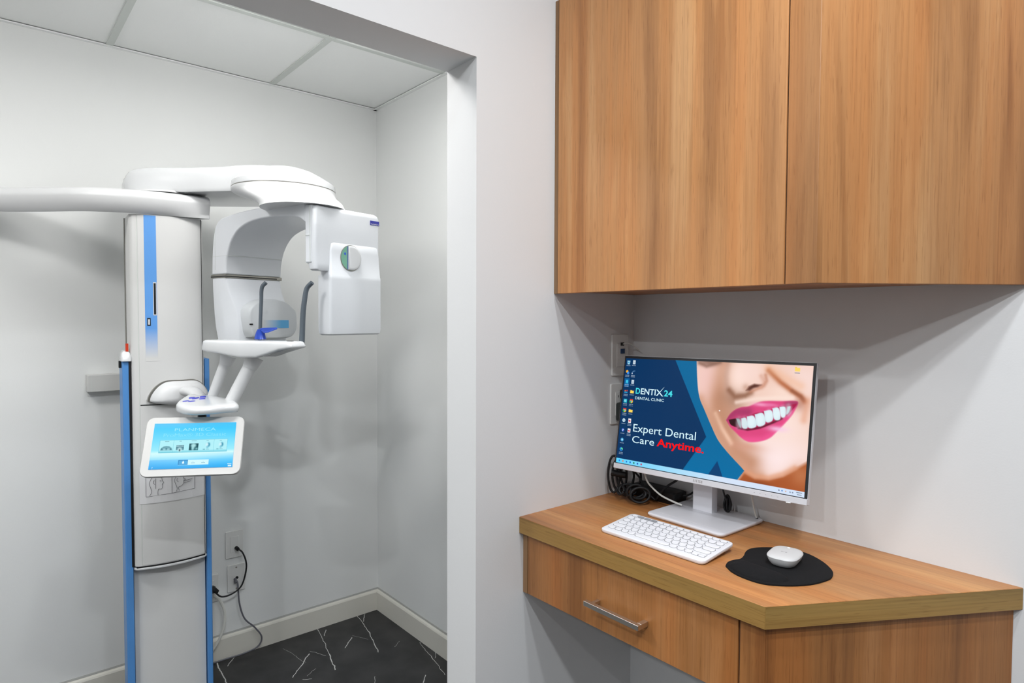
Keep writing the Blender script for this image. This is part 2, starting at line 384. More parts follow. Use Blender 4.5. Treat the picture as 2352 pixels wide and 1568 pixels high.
obj('filler_panel', bx(.6025, .6515, YP, YP+.018, ZP, ZDb), M_woodd, desk, bevel=.0006, seg=1)
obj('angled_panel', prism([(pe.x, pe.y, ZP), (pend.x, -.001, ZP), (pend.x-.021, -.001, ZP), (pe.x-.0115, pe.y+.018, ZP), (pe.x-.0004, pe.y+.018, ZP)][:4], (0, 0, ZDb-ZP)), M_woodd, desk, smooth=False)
obj('underside', prism([(.001, -.001, ZP+.006), (.001, YP+.018, ZP+.006), (.63, YP+.018, ZP+.006), (.86, -.001, ZP+.006)], (0, 0, .016)), M_woodd, desk, smooth=False)
obj('drawer_gap', bx(.0166, .0189, YP+.004, YP+.018, ZP, ZDb), M_seam, desk, smooth=False)
obj('drawer_gap', bx(.5996, .6024, YP+.004, YP+.018, ZP, ZDb), M_seam, desk, smooth=False)

# ------------------------------------------------------------------ wall cabinet
ZK = 1.5015; ZT = 2.256; YK = -.334
cab = thing('wall_cabinet', 'tall warm oak wall cabinet hung above the monitor with angled right side', 'cabinet', (0, 0, ZK))
obj('scribe_strip', bx(0, .0135, YK+.003, YK+.02, ZK, ZT), M_woode2, cab, bevel=.0008, seg=1)
obj('door_gap', bx(.0136, .0159, YK+.006, YK+.02, ZK+.001, ZT), M_seam, cab, smooth=False)
obj('door', bx(.016, .6215, YK, YK+.019, ZK, ZT), M_woodv, cab, bevel=.0012, seg=1)
obj('door_gap', bx(.6216, .6244, YK+.005, YK+.02, ZK+.001, ZT), M_seam, cab, smooth=False)
kx = .682; kend = .928
obj('corner_panel', prism([(.6245, YK, ZK), (kx, YK, ZK), (kend, -.001, ZK), (kend-.022, -.001, ZK), (kx-.01, YK+.019, ZK), (.6245, YK+.019, ZK)], (0, 0, ZT-ZK)), M_woodv_shaded, cab, bevel=.001, seg=1, sharp=60)
obj('bottom_panel', prism([(.001, -.001, ZK+.006), (.001, YK+.02, ZK+.006), (kx-.012, YK+.02, ZK+.006), (kend-.024, -.001, ZK+.006)], (0, 0, .016)), M_woodd, cab, smooth=False)
obj('top_panel', prism([(.001, -.001, ZT-.02), (.001, YK+.02, ZT-.02), (kx-.012, YK+.02, ZT-.02), (kend-.024, -.001, ZT-.02)], (0, 0, .018)), M_woodd, cab, smooth=False)

# ------------------------------------------------------------------ wall plates
def plate(name, label, face, c, n='x', kind='blank', group=None, hgt=.115, wid=.072):
    """face: plane value of the wall; c: (centre along wall, z)"""
    t = thing(name, label, 'wall plate', (face, c[0], c[1]), group=group)
    p = [(0, a, b_) for a, b_ in rrect(wid, hgt, .004, 3)]
    bm = prism(p, (.006, 0, 0)); bm.transform(Matrix.Translation((face, c[0], c[1])))
    obj('cover_plate', bm, M_plate, t, bevel=.002, seg=2)
    if kind != 'cable':
        b = bx(face+.006, face+.0075, c[0]-.0175, c[0]+.0175, c[1]-.034, c[1]+.034); obj('insert', b, M_plate, t, bevel=.0006, seg=1)
    if kind == 'cable' :
        for s in (-1, 1):
            b = tube([(face+.006, c[0], c[1]+s*.045), (face+.0075, c[0], c[1]+s*.045)], .0035, n=0, seg=10); obj('screw', b, M_chrome, t)
        b = tube([(face+.005, c[0]+.002, c[1]), (face+.0076, c[0]+.002, c[1])], .006, n=0, seg=12); obj('cable_hole', b, M_black, t)
    if kind == 'socket':
        for s in (-1, 1):
            for q in (-1, 1):
                b = bx(face+.0074, face+.0079, c[0]+q*.006-.001, c[0]+q*.006+.001, c[1]+s*.018, c[1]+s*.018+.007); obj('slot', b, M_black, t, smooth=False)
    return t
plate('data_plate', 'pale wall plate with black cable, highest of three right of the column', XF, (-.674, .477), kind='data')
plate('cable_plate', 'white wall plate with two screws and grey cable, under the highest plate', XF, (-.668, .332), kind='cable')
plate('power_socket', 'white double power socket half hidden behind the blue column side', XF, (-.775, .310), kind='socket')
pu = plate('data_plate', 'upper white wall plate on the desk side wall, left of monitor top', 0, (-.066, 1.332), kind='data', hgt=.12)
obj('jack', bx(.0076, .010, -.068, -.052, 1.336, 1.350), M_bluejack, pu, label='small dark blue data jack')
obj('jack', bx(.0076, .009, -.068, -.054, 1.359, 1.368), M_seam, pu)
plate('power_socket', 'lower white wall plate with black adapters, left of the monitor edge', 0, (-.070, 1.191), kind='socket', hgt=.118)
t = thing('power_adapter', 'upper small black plug in the lower plate beside the monitor', 'power adapter', (.008, -.055, 1.219), group='black plugs left of the monitor')
obj('plug_body', bx(.0082, .03, -.072, -.040, 1.205, 1.232), M_black, t, bevel=.004)
obj('prong', bx(.006, .0085, -.058, -.054, 1.21, 1.218), M_chrome, t)
t = thing('power_adapter', 'lower larger black plug in the lower plate beside the monitor', 'power adapter', (.008, -.07, 1.17), group='black plugs left of the monitor')
obj('plug_body', bx(.0082, .034, -.09, -.042, 1.142, 1.196), mat('adapter_black', (.02, .026, .024), .45), t, bevel=.006)
obj('prong', bx(.006, .0085, -.058, -.054, 1.15, 1.158), M_chrome, t)

# wall bracket behind the machine
t = thing('cable_duct_box', 'pale flat box fixed to the far wall behind the blue column', 'wall box', (XF, -1.1, 1.163))
obj('box_body', bx(XF, XF+.045, -1.188, -.98, 1.163, 1.226), mat('box_grey', (.62, .62, .60), .5), t, bevel=.003)
obj('end_seam', bx(XF, XF+.0452, -1.176, -1.1745, 1.164, 1.2255), M_grid, t)

# cables at the far wall
def cable(name, label, pts, r, m_, parts=(), n=8):
    t = thing(name, label, 'cable', tuple(pts[0]))
    obj('cord', tube(pts, r, n=n), m_, t)
    for nm_, b, mm in parts: obj(nm_, b, mm, t)
    return t
X = XF
P1 = Vector((X+.012, -.668, .462)); PS = on(493, 1354, 0, X+.04)
cable('black_cable', 'thin black cable looping between highest wall plate and the power socket',
      [P1, on(558, 1270, 0, X+.05), on(566, 1300, 0, X+.055), on(556, 1342, 0, X+.055), on(535, 1362, 0, X+.055), on(510, 1370, 0, X+.055), on(494, 1360, 0, X+.045)], .0033, M_black,
      [('plug', tube([(X+.0078, -.668, .462), P1+Vector((.012, .003, -.004))], .0075, n=0, seg=10), M_black),
       ('power_plug', tube([on(487, 1354, 0, X+.009), on(490, 1354, 0, X+.05), on(500, 1359, 0, X+.055)], lambda t_: .017-.009*t_, n=3, seg=10), M_black)])
cable('white_cable', 'white cable curving down beside the blue column from the socket',
      [on(492, 1368, 0, X+.015), on(505, 1378, 0, X+.03), on(516, 1405, 0, X+.04), on(514, 1440, 0, X+.05), on(500, 1475, 0, X+.05), on(484, 1500, 0, X+.045), on(470, 1518, 0, X+.04)], .0055, M_cablew)
cable('grey_cable', 'thin grey cable hanging from the screwed plate over the baseboard',
      [on(541, 1332, 0, X+.008), on(546, 1340, 0, X+.022), on(550, 1385, 0, X+.03), on(562, 1420, 0, X+.035), on(585, 1440, 0, X+.04), on(601, 1462, 0, X+.045), on(592, 1484, 0, X+.045), on(560, 1500, 0, X+.04), on(525, 1511, 0, X+.03), on(484, 1524, 0, X+.022)], .0034, M_cableg,
      [('strain_relief', tube([on(540, 1328, 0, X+.007), on(542, 1338, 0, X+.02)], .006, n=0, seg=8), M_cableg)])

# ------------------------------------------------------------------ x-ray machine
mc = Vector((-1.2, -.992, 0)); A4 = R(-3.6)
mach = thing('dental_xray_machine', 'white dental panoramic x-ray machine with blue-edged column standing in the alcove', 'x-ray machine', (-1.3, -.98, 0))
def L2(u, v, z): # machine column frame: u right, v forward
    c_, s_ = math.cos(A4), math.sin(A4); x, y = v, u
    return Vector((mc.x+x*c_-y*s_, mc.y+x*s_+y*c_, z))
def cprism(pts, z0, z1, **k): return prism([L2(u, v, z0) for u, v in pts], (0, 0, z1-z0), **k)
arc = lambda u0, u1, n, bulge, hw=.111, off=0: [(u0+(u1-u0)*i/n, off+bulge*(1-((u0+(u1-u0)*i/n)/hw)**2)) for i in range(n+1)]
# fixed column
obj('column', cprism([(-.111, -.26)]+arc(-.111, .111, 14, .012, off=-.032)+[(.111, -.26)], 0, 1.28), M_col, mach, bevel=.002, seg=1)
obj('side_panel', cprism([(-.136, -.10), (-.136, -.012), (-.133, -.008), (-.1135, -.008), (-.1135, -.10)], 0, 1.291), M_blue, mach, bevel=.002, label='blue left side panel of the column')
obj('side_panel', cprism([(.113, -.10), (.113, -.012), (.127, -.012), (.130, -.016), (.130, -.10)], 0, 1.291), M_blue, mach, bevel=.002, label='blue right side panel of the column')
obj('black_seal', cprism([(-.1175, -.16), (-.1175, -.006), (-.1112, -.006), (-.1112, -.16)], .60, 1.291), M_black, mach)  # dark strip standing in for the darkness of the gap beside the carriage
cp = obj('end_cap', loft([[L2(a-.124, b-.045, z) for a, b in rrect(wd, hd, min(wd, hd)*.3, 4)] for z, wd, hd in ((1.291, .030, .09), (1.303, .030, .088), (1.318, .024, .07), (1.325, .012, .04))]), M_white, mach)
obj('indicator', cprism([(-.124, -.03), (-.124, -.018), (-.116, -.018), (-.116, -.03)], 1.323, 1.349), M_red, cp, label='small red indicator on top of the left cap')
obj('latch', cprism([(-.143, -.05), (-.143, -.03), (-.136, -.03), (-.136, -.05)], 1.268, 1.291), M_black, mach)
# sliding carriage
ca = obj('carriage', cprism([(-.111, -.13), (-.111, -.012), (-.108, -.004)]+arc(-.1, .1, 14, .020)+[(.108, -.004), (.111, -.012), (.111, -.13)], .60, 1.776), M_col, mach, bevel=.0015, seg=1)
cov = [(-.089, .004)]+arc(-.088, .103, 16, .0225)+[(.104, .002), (.09, .0), (-.08, .0)]
uc = obj('upper_cover', cprism(cov, 1.145, 1.776), M_col, ca, bevel=.001, seg=1)
obj('lower_cover', cprism(cov, .604, 1.1415), M_col, ca, bevel=.001, seg=1)
for u in (-.0895, .1045):
    v0 = .020*(1-(u/.111)**2)
    obj('seam_line', cprism([(u-.001, 0), (u-.001, v0+.0008), (u+.001, v0+.0008), (u+.001, 0)], .604, 1.776), M_seam if u > 0 else M_grid, ca, smooth=False)
obj('seam_line', cprism([(-.088, 0)]+arc(-.087, .102, 10, .0224)+[(.102, 0)], 1.1415, 1.145), M_seam, ca, smooth=False)
obj('rear_edge', cprism([(-.1135, -.14), (-.1135, -.120), (-.1112, -.120), (-.1112, -.14)], 1.30, 1.776), M_strip, ca, smooth=False)
obj('bottom_trim', cprism([(-.112, -.1), (-.112, -.010), (-.108, -.002)]+arc(-.1, .1, 14, .0235)+[(.108, -.002), (.112, -.010), (.112, -.1)], .588, .5955), M_white, ca, bevel=.002, seg=2)
obj('trim_gap', cprism([(-.109, -.1)]+arc(-.105, .105, 14, .019)+[(.109, -.1)], .5955, .6), M_black, ca)
def on_cover(u0, u1, z0, z1, m_, name, par, n=6, off=.0006, label=None):
    p = [(u, .0225*(1-(u/.111)**2)+off) for u in (u0+(u1-u0)*i/n for i in range(n+1))]
    return obj(name, cprism(p+[(u, v-.002) for u, v in reversed(p)], z0, z1), m_, par, smooth=False, label=label)
M_fade = fade_mat('blue_decal_fade', (.115, .33, .74), 1.30, 1.40, (.66, .66, .65))
on_cover(-.0700, -.0355, 1.29, 1.774, M_fade, 'blue_stripe', ca, label='bright blue stripe fading out downwards')
on_cover(-.0465, -.0365, 1.443, 1.553, M_white, 'slot_rim', ca, off=.0012)
on_cover(-.0445, -.0385, 1.446, 1.550, M_black, 'card_slot', ca, off=.0017)
on_cover(-.0645, -.0545, 1.408, 1.434, M_black, 'button_rim', ca, off=.0012)
on_cover(-.0622, -.0568, 1.412, 1.430, M_white, 'power_button', ca, off=.0020)
# instruction label with two line-drawn heads
on_cover(-.094, .104, .812, .935, M_paper, 'instruction_label', ca, n=10, off=.0015)
def cover_pt(u, z, off=.0027): return L2(u, .0225*(1-(u/.111)**2)+off, z)
def ink(lines, n=4):
    bm = bmesh.new()
    for ln in lines: tube([cover_pt(u, z) for u, z in ln], .00055, bm, seg=4, n=n)
    return bm
fr = [[(-.076, .93), (-.076, .835)], [(-.076, .835), (0, .839), (.072, .842)], [(.0, .93), (.0, .839)], [(.072, .93), (.072, .842)]]
h1 = [[(-.066, .838), (-.06, .85), (-.062, .862), (-.066, .88), (-.058, .899), (-.043, .905), (-.031, .897), (-.029, .887), (-.0245, .879), (-.029, .875), (-.028, .868), (-.031, .858), (-.040, .858), (-.042, .848), (-.042, .838)],
      [(-.052, .89), (-.055, .882), (-.050, .874)], [(-.048, .895), (-.048, .86)], [(-.036, .886), (-.032, .886)]]
h2 = [[(.012, .842), (.016, .852), (.012, .866), (.008, .88), (.014, .895), (.028, .900), (.036, .892), (.036, .885), (.042, .880), (.037, .876), (.036, .868), (.030, .860), (.020, .856), (.022, .844)],
      [(.018, .888), (.015, .880), (.020, .874)], [(.045, .899), (.055, .897), (.062, .890)], [(.036, .875), (.064, .878)], [(.036, .868), (.060, .871)]]
lab = obj('head_drawing', ink(h1), M_ink, ca, smooth=False); obj('head_drawing', ink(h2), M_ink, ca, smooth=False)
obj('drawing_frame', ink(fr, 3), M_ink, ca, smooth=False)

# cephalostat arm / column cap: swept beam
pth = spline([(-1.150, -.866, 0), (-1.150, -.97, 0), (-1.158, -1.06, 0), (-1.180, -1.14, 0), (-1.232, -1.236, 0), (-1.345, -1.352, 0), (-1.425, -1.45, 0), (-1.46, -1.56, 0), (-1.46, -1.9, 0), (-1.46, -2.1, 0)], 6)
rings = []
for i, p in enumerate(pth):
    t_ = (pth[min(i+1, len(pth)-1)]-pth[max(i-1, 0)]).normalized(); nrm = Vector((-t_.y, t_.x, 0))
    fade = min(1, max(0, (p.y+1.0)/.13)) if p.y > -1.0 else 0
    dep = .085+.05*max(0, min(1, (p.y+1.12)/.1))
    prof = [(-dep, 1.790), (-.028+.02*fade, 1.7765), (-.012, 1.790), (0, 1.823), (-.001, 1.832), (-.008, 1.846), (-.022, 1.853), (-dep, 1.853)]
    rings.append([p+nrm*a+Vector((0, 0, b_)) for a, b_ in prof])
arm = obj('cephalostat_arm', loft(rings), M_white2, mach, sharp=32, bevel=.002, seg=2)
# neck and shoulder
nc = Vector((-1.300, -.972, 0))
obj('neck', loft([circ(nc, r_, 40, z) for z, r_ in ((1.853, .118), (1.8545, .121), (1.860, .122), (1.8645, .120))]), M_white2, mach)
obj('neck_ring', loft([circ(nc, r_, 40, z) for z, r_ in ((1.8535, .128), (1.855, .130), (1.8565, .128))]), M_black, mach)  # black ring painting the shadow gap below the shoulder
sh = [(-1.335, -1.098), (-1.30, -1.098), (-1.25, -1.055), (-1.165, -.955), (-1.10, -.892), (-1.03, -.830), (-.965, -.79), (-.90, -.72), (-.90, -.62), (-1.02, -.545), (-1.16, -.575), (-1.287, -.653), (-1.39, -.775), (-1.47, -.90), (-1.485, -1.0), (-1.45, -1.07), (-1.39, -1.095)]
shc = Vector((-1.2, -.86)); rings = []
for z, s_ in ((1.8600, .93), (1.8605, .975), (1.864, .99), (1.872, .992), (1.895, .988), (1.916, .968), (1.931, .93), (1.939, .87), (1.943, .77), (1.945, .5)):
    rings.append([(shc.x+(x-shc.x)*s_, shc.y+(y-shc.y)*s_, z+.012*(1-s_)*(z > 1.9)) for x, y in [(q.x, q.y) for q in spline([(a, b_, 0) for a, b_ in sh]+[(sh[0][0], sh[0][1], 0)], 3)[:-1]]])
obj('shoulder', loft(rings), M_white, mach, sharp=60)
# disc head and flared neck below it
Cd = Vector((-.957, -.681, 0)); rd = .168
dk = obj('disc_cover', loft([circ(Cd, r_, 64, z) for z, r_ in ((1.8665, rd-.004), (1.868, rd), (1.874, rd), (1.886, rd-.002), (1.890, rd-.006), (1.909, rd-.036), (1.927, rd-.070), (1.939, rd-.105), (1.9445, .035), (1.9455, .01))]), M_white, mach, sharp=30)
obj('disc_gap', loft([circ(Cd, rd-.0002, 64, z) for z in (1.8652, 1.8672)]), M_strip, dk)
c2 = Vector((-.745, -.703, 0)); rings = []
for z, r_, f in ((1.865, rd, 0), (1.861, rd+.0005, 0), (1.855, .167, .02), (1.848, .161, .09), (1.838, .152, .25), (1.825, .142, .46), (1.811, .134, .69), (1.798, .129, .87), (1.786, .127, .97), (1.776, .128, 1.0)):
    c_ = Cd.lerp(c2, f); rings.append(circ(c_, r_, 64, z))
obj('disc_underside', loft(rings), M_white2, mach, sharp=50)

# C-arm: frame with s (outwards, towards camera), t (to the right), z
E1 = Vector((-.622, -.704, 0)); sa = Vector((.97, .25, 0)).normalized(); te = Vector((-sa.y, sa.x, 0))
def S(s, t_, z): return E1+sa*s+te*t_+Vector((0, 0, z))
SF = frame_of(E1, sa, te, Vector((0, 0, 1)))
outer = [(-.556, 1.5835), (-.553, 1.64), (-.546, 1.70), (-.532, 1.745), (-.508, 1.768), (-.46, 1.778), (-.36, 1.786), (-.24, 1.788), (-.12, 1.785), (-.036, 1.780)]
inner = [(-.036, 1.72), (-.046, 1.727), (-.075, 1.740), (-.126, 1.7475), (-.216, 1.753), (-.30, 1.7505), (-.36, 1.739), (-.40, 1.7225), (-.435, 1.692), (-.457, 1.655), (-.467, 1.62), (-.470, 1.5835)]
T0, T1 = -.022, .195
def outer_at(z_):
    return 0
arch = bmesh.new()
def strip_prism(bm, up, lo, t0, t1):   # quads along matched upper and lower outlines
    n = len(up); vs = [[bm.verts.new(S(*((q[0], t_, q[1])))) for q in up] for t_ in (t0, t1)]; vl = [[bm.verts.new(S(q[0], t_, q[1])) for q in lo] for t_ in (t0, t1)]
    for i in range(n-1):
        bm.faces.new((vs[0][i], vs[0][i+1], vs[1][i+1], vs[1][i])); bm.faces.new((vl[0][i], vl[1][i], vl[1][i+1], vl[0][i+1]))
        bm.faces.new((vs[0][i], vl[0][i], vl[0][i+1], vs[0][i+1])); bm.faces.new((vs[1][i], vs[1][i+1], vl[1][i+1], vl[1][i]))
    for i in (0, n-1): bm.faces.new((vs[0][i], vs[1][i], vl[1][i], vl[0][i]))
def resample(pts, n):
    P = [Vector((a, b_, 0)) for a, b_ in pts]; P = spline(P, 6); L_ = [0]
    for a, b_ in zip(P, P[1:]): L_.append(L_[-1]+(b_-a).length)
    out = []
    for k in range(n):
        d = L_[-1]*k/(n-1); i = max(0, min(len(L_)-2, next((j for j in range(len(L_)-1) if L_[j+1] >= d-1e-9), len(L_)-2)))
        q = P[i].lerp(P[i+1], (d-L_[i])/max(1e-9, L_[i+1]-L_[i])); out.append((q.x, q.y))
    return out
strip_prism(arch, resample(outer, 40), resample(inner[::-1], 40), T0, T1)
ar = obj('c_arm', arch, M_grey, mach, bevel=.006, seg=3, sharp=40, label='pale grey curved arm under the disc')
# inner end of the arm beside the front unit
obj('arm_end', prism([S(s, t_, 1.683) for s, t_ in ((-.036, T0), (-.028, T0+.001), (-.028, T1), (-.060, T1), (-.060, T0+.03))][:4], (0, 0, .0)) if False else prism([S(-.040, T0, z) for z in (1.60, 1.775)]+[S(-.012, T0+.004, z) for z in (1.775, 1.60)], te*.20), M_grey, ar, bevel=.006, seg=3)
# tube side (far) unit
obj('metal_band', prism([S(s, t_, 1.572) for s, t_ in ((-.558, T0-.001), (-.468, T0-.001), (-.468, T1+.001), (-.558, T1+.001))], (0, 0, .0115)), M_strip, ar, bevel=.001, label='thin steel band round the far unit')
obj('band_gap', prism([S(s, t_, 1.575) for s, t_ in ((-.5585, T0-.0016), (-.4675, T0-.0016), (-.4675, T1-.02), (-.5585, T1-.02))], (0, 0, .0035)), M_black, ar, smooth=False)
def ring_st(z, s0, s1, t0, t1, r_):
    return [S((s0+s1)/2+a, (t0+t1)/2+b_, z) for a, b_ in rrect(s1-s0, t1-t0, r_, 5)]
def far_ring(z, s0, s1, t0, t1, c_):
    return [S(a, b_, z) for a, b_ in ((s0+.006, t0), (s0+(s1-s0)*.4, t0-.001), (s1-c_-.004, t0), (s1-c_*.35, t0+c_*.45), (s1, t0+c_*1.25+.004), (s1, t1-.008), (s1-.008, t1), (s0+.008, t1), (s0, t1-.008), (s0, t0+.006))]
fu = obj('far_unit', loft([far_ring(*q) for q in ((1.350, -.535, -.43, .0, .18, .045), (1.356, -.542, -.425, -.012, .188, .050), (1.40, -.548, -.42, -.017, .195, .052), (1.45, -.551, -.425, -.020, .198, .050), (1.49, -.553, -.442, -.021, .197, .036), (1.53, -.555, -.459, -.022, .195, .016), (1.5725, -.556, -.470, -.022, .195, .004))]), M_grey, mach, sharp=32, bevel=.004, seg=2, label='pale grey far unit of the rotating arm')
for nm_, q in (('panel_seam', (-.5315, -.5305, T0-.0005, T0+.001, 1.60, 1.742)), ('panel_seam', (-.5545, -.4585, T0-.0004, T0+.001, 1.646, 1.647)), ('panel_seam', (-.4605, -.4585, T0+.006, T1-.006, 1.646, 1.6472)), ('panel_seam', (-.037, -.0155, T0-.0004, T0+.001, 1.6825, 1.6837))):
    obj(nm_, bx(*q), M_grid, ar, frame=SF, smooth=False)
# D-shaped pod on its inner face
pod = []
for s, k in ((-.44, 1.04), (-.405, 1.03), (-.392, 1.0), (-.388, .95)):
    o_ = [(.03, 1.372), (.020, 1.40), (.018, 1.46), (.045, 1.487), (.08, 1.498), (.12, 1.499), (.16, 1.490), (.188, 1.470), (.200, 1.455), (.203, 1.405), (.190, 1.378), (.165, 1.366), (.1, 1.364), (.06, 1.366)]
    pod.append([S(s, .11+(a-.11)*k, 1.43+(b_-1.43)*k) for a, b_ in [(q.x, q.y) for q in spline([(a, b_, 0) for a, b_ in o_]+[(o_[0][0], o_[0][1], 0)], 4)[:-1]]])
obj('sensor_pod', loft(pod), mat('pod_grey', (.58, .60, .615), .4), fu, sharp=50)
obj('sensor_slot', bx(-.3885, -.3870, .004+.010, .026, 1.4115, 1.4165), M_black, fu, world=True, frame=SF)
M_fade2 = fade_mat('blue_strip_fade', (.09, .37, .66), 0, 0, (.58, .60, .615))
def fade2():
    m, N, L, B = nm('blue_strip_fade')
    a = N.new('ShaderNodeAttribute'); a.attribute_name = 'pic'; L.new(a.outputs['Color'], B.inputs['Base Color']); B.inputs['Roughness'].default_value = .4; return m
bm = bmesh.new(); lay = bm.verts.layers.float_color.new('pic'); n = 10
for i in range(n+1):
    k = min(1, i/n*1.5); t_ = .068+(.166-.068)*i/n
    for z in (1.400, 1.428):
        v = bm.verts.new(S(-.3868, t_, z)); v[lay] = (.58+(.09-.58)*k, .60+(.37-.60)*k, .615+(.66-.615)*k, 1)
bm.verts.ensure_lookup_table()
for i in range(n): bm.faces.new([bm.verts[j] for j in (2*i, 2*i+1, 2*i+3, 2*i+2)])
obj('blue_band', bm, fade2(), fu, smooth=False)
# sensor side (near) unit
nu = obj('near_unit', loft([[S(s_+a, t_+b_, z) for a, b_ in rrect(ws, wt, .010, 4)] for z, s_, t_, ws, wt in ((1.579, -.018, .112, .030, .238), (1.583, -.018, .112, .036, .250), (1.60, -.018, .112, .038, .256), (1.70, -.018, .112, .038, .256), (1.758, -.018, .112, .038, .256), (1.768, -.018, .112, .034, .250), (1.7735, -.018, .112, .022, .236))]), M_grey, mach, sharp=40, label='pale near unit of the rotating arm')
lb = obj('sensor_block', loft([[S(s_+a, t_+b_, z) for a, b_ in rrect(ws, wt, .009, 4)] for z, s_, t_, ws, wt in ((1.383, -.024, .138, .050, .195), (1.387, -.024, .138, .060, .205), (1.40, -.024, .138, .064, .209), (1.555, -.024, .138, .064, .209), (1.566, -.024, .138, .064, .209), (1.570, -.0195, .138, .050, .209), (1.64, -.0195, .136, .050, .200), (1.662, -.020, .136, .048, .192), (1.668, -.020, .136, .040, .180))]), M_grey, nu, sharp=40)
obj('unit_seam', bx(-.0160, -.0150, T0-.0004, T0+.001, 1.602, 1.77), M_grid, nu, frame=SF, smooth=False)
# dial
dc = Vector((.0060, .114, 1.6235))
def dpt(r_, a): return S(dc.x, dc.y+r_*math.cos(a), dc.z+r_*math.sin(a))
ring = prism([dpt(.0405, 2*math.pi*i/40) for i in range(40)], sa*.0015); obj('dial_rim', ring, M_strip, nu)
obj('dial_back', prism([dpt(.0385, 2*math.pi*i/40) for i in range(40)], sa*.0020), M_green, nu, label='green half of the dial')
th0 = math.acos(-.012/.0385)
obj('dial_knob', loft([[S(dc.x+h, dc.y+k*.038*math.cos(a), dc.z+k*.038*math.sin(a)) for a in [-th0+2*th0*i/28 for i in range(29)]] for h, k in ((.0015, 1), (.006, .99), (.0085, .93), (.009, .8))]), M_white, nu, sharp=60)
obj('dial_line', bx(dc.x+.0018, dc.x+.0024, dc.y-.0142, dc.y-.0122, dc.z-.036, dc.z+.036), M_deep, nu, frame=SF, smooth=False)
obj('dial_dot', prism([S(dc.x+.002, dc.y-.0235+.004*math.cos(a), dc.z+.012+.004*math.sin(a)) for a in [2*math.pi*i/16 for i in range(16)]], sa*.0005), M_dot, nu)
# name badge
bz = (1.738, 1.7525)
obj('name_badge', bx(.001, .0022, .199, .238, bz[0], bz[1]), M_deep, nu, frame=SF, bevel=.0004, seg=1, label='small navy name badge')
tb_ = text_bm('PLANMECA', (.2015, 1.7395, .2355, 1.7435), .0, 0)
tb_.transform(SF @ Matrix(((0, -1, 0, .0026), (1, 0, 0, 0), (0, 0, 1, 0), (0, 0, 0, 1))))
obj('badge_lettering', tb_, M_plate, nu, smooth=False)

# chin table with temple rods
TL = at(478, 800, 2.00); TR = at(676, 800, 1.86); g = (TR-TL); g.z = 0; gl = g.length; g.normalize(); dn = Vector((-g.y, g.x, 0))
if dn.dot(Vector((Fv.x, Fv.y, 0))) < 0: dn = -dn
def G(a, d, z): o_ = TL+g*a+dn*d; return Vector((o_.x, o_.y, z))
def table_ring(z, ins, lift):
    """plan outline of the chin table, front edge towards the camera"""
    o_ = [(-.012, .02), (-.016, .0), (-.002, -.022), (.04, -.034), (.10, -.040), (.16, -.040), (.20, -.034), (gl-.01, -.022), (gl+.008, -.010), (gl+.010, .02), (gl-.005, .045), (.20, .065), (.12, .078), (.05, .07), (.0, .05)]
    q = [(v.x, v.y) for v in spline([(a, b_, 0) for a, b_ in o_]+[(o_[0][0], o_[0][1], 0)], 4)[:-1]]
    cx, cy = gl*.5, .018; out = []
    for a, b_ in q:
        a2 = cx+(a-cx)*(1-ins/ .14); b2 = cy+(b_-cy)*(1-ins/.05)
        zz = z
        if lift:
            zz = float(np.interp(a2/gl, [0, .25, .5, .70, .85, 1.0], [1.330, 1.325, 1.315, 1.317, 1.337, 1.345]))+lift
        out.append(G(a2, b2, zz))
    return out
ZTt = 1.3665
ct = obj('chin_table', loft([table_ring(0, .012, 1e-5), table_ring(0, .005, .0012), table_ring(0, .001, .004), table_ring(0, 0, .008), table_ring(1.357, .002, 0), table_ring(1.362, .0035, 0), table_ring(ZTt-.001, .007, 0), table_ring(ZTt, .012, 0)]), M_white, mach, sharp=70)
rod2 = [at(693, 795, 1.905), at(694, 770, 1.905), at(696, 720, 1.905), at(700, 685, 1.905), at(705, 662, 1.905), at(717, 648.5, 1.90)]
obj('temple_rod', tube(rod2, lambda t_: .0085-.0015*t_, seg=12, n=6), M_rod, ct, label='right dark grey temple rod')
rod1 = [at(597, 784, 2.0), at(598, 740, 2.0), at(600, 690, 2.0), at(600.5, 668, 2.0), at(603, 657, 2.0), at(611, 648.5, 2.0)]
obj('temple_rod', tube(rod1, lambda t_: .0052+.0014*t_, seg=12, n=6), M_rod, ct, label='left dark grey temple rod')
obj('rod_socket', bx(0, .02, -.004, .004, 1.3667, 1.3680), M_seam, ct, frame=Matrix.Translation((G(gl-.035, .01, 0))) @ Matrix.Rotation(math.atan2(g.y, g.x), 4, 'Z'))
# blue chin cup
cupc = at(598, 773, 1.955)
cb = bmesh.new()
def cupring(c_, a, b_, k=10): return [c_+g*a*math.cos(q)+dn*b_*math.sin(q) for q in [2*math.pi*i/k for i in range(k)]]
loft([cupring(cupc+Vector((0, 0, -.008)), .021, .014), cupring(cupc+Vector((0, 0, .004))-g*.001, .018, .012), cupring(cupc+Vector((0, 0, .016))+g*.001, .014, .011), cupring(cupc+Vector((0, 0, .023))+g*.004, .012, .010)], cb)
obj('chin_cup', cb, M_cup, ct, sharp=50)
obj('chin_rest_plate', prism([at(596, 757, 1.95), at(600, 755.5, 1.97), at(636, 754, 1.94), at(637, 756, 1.93), at(616, 764, 1.93), at(606, 765, 1.93)], (0, 0, .0035)), M_cup, ct, bevel=.001)
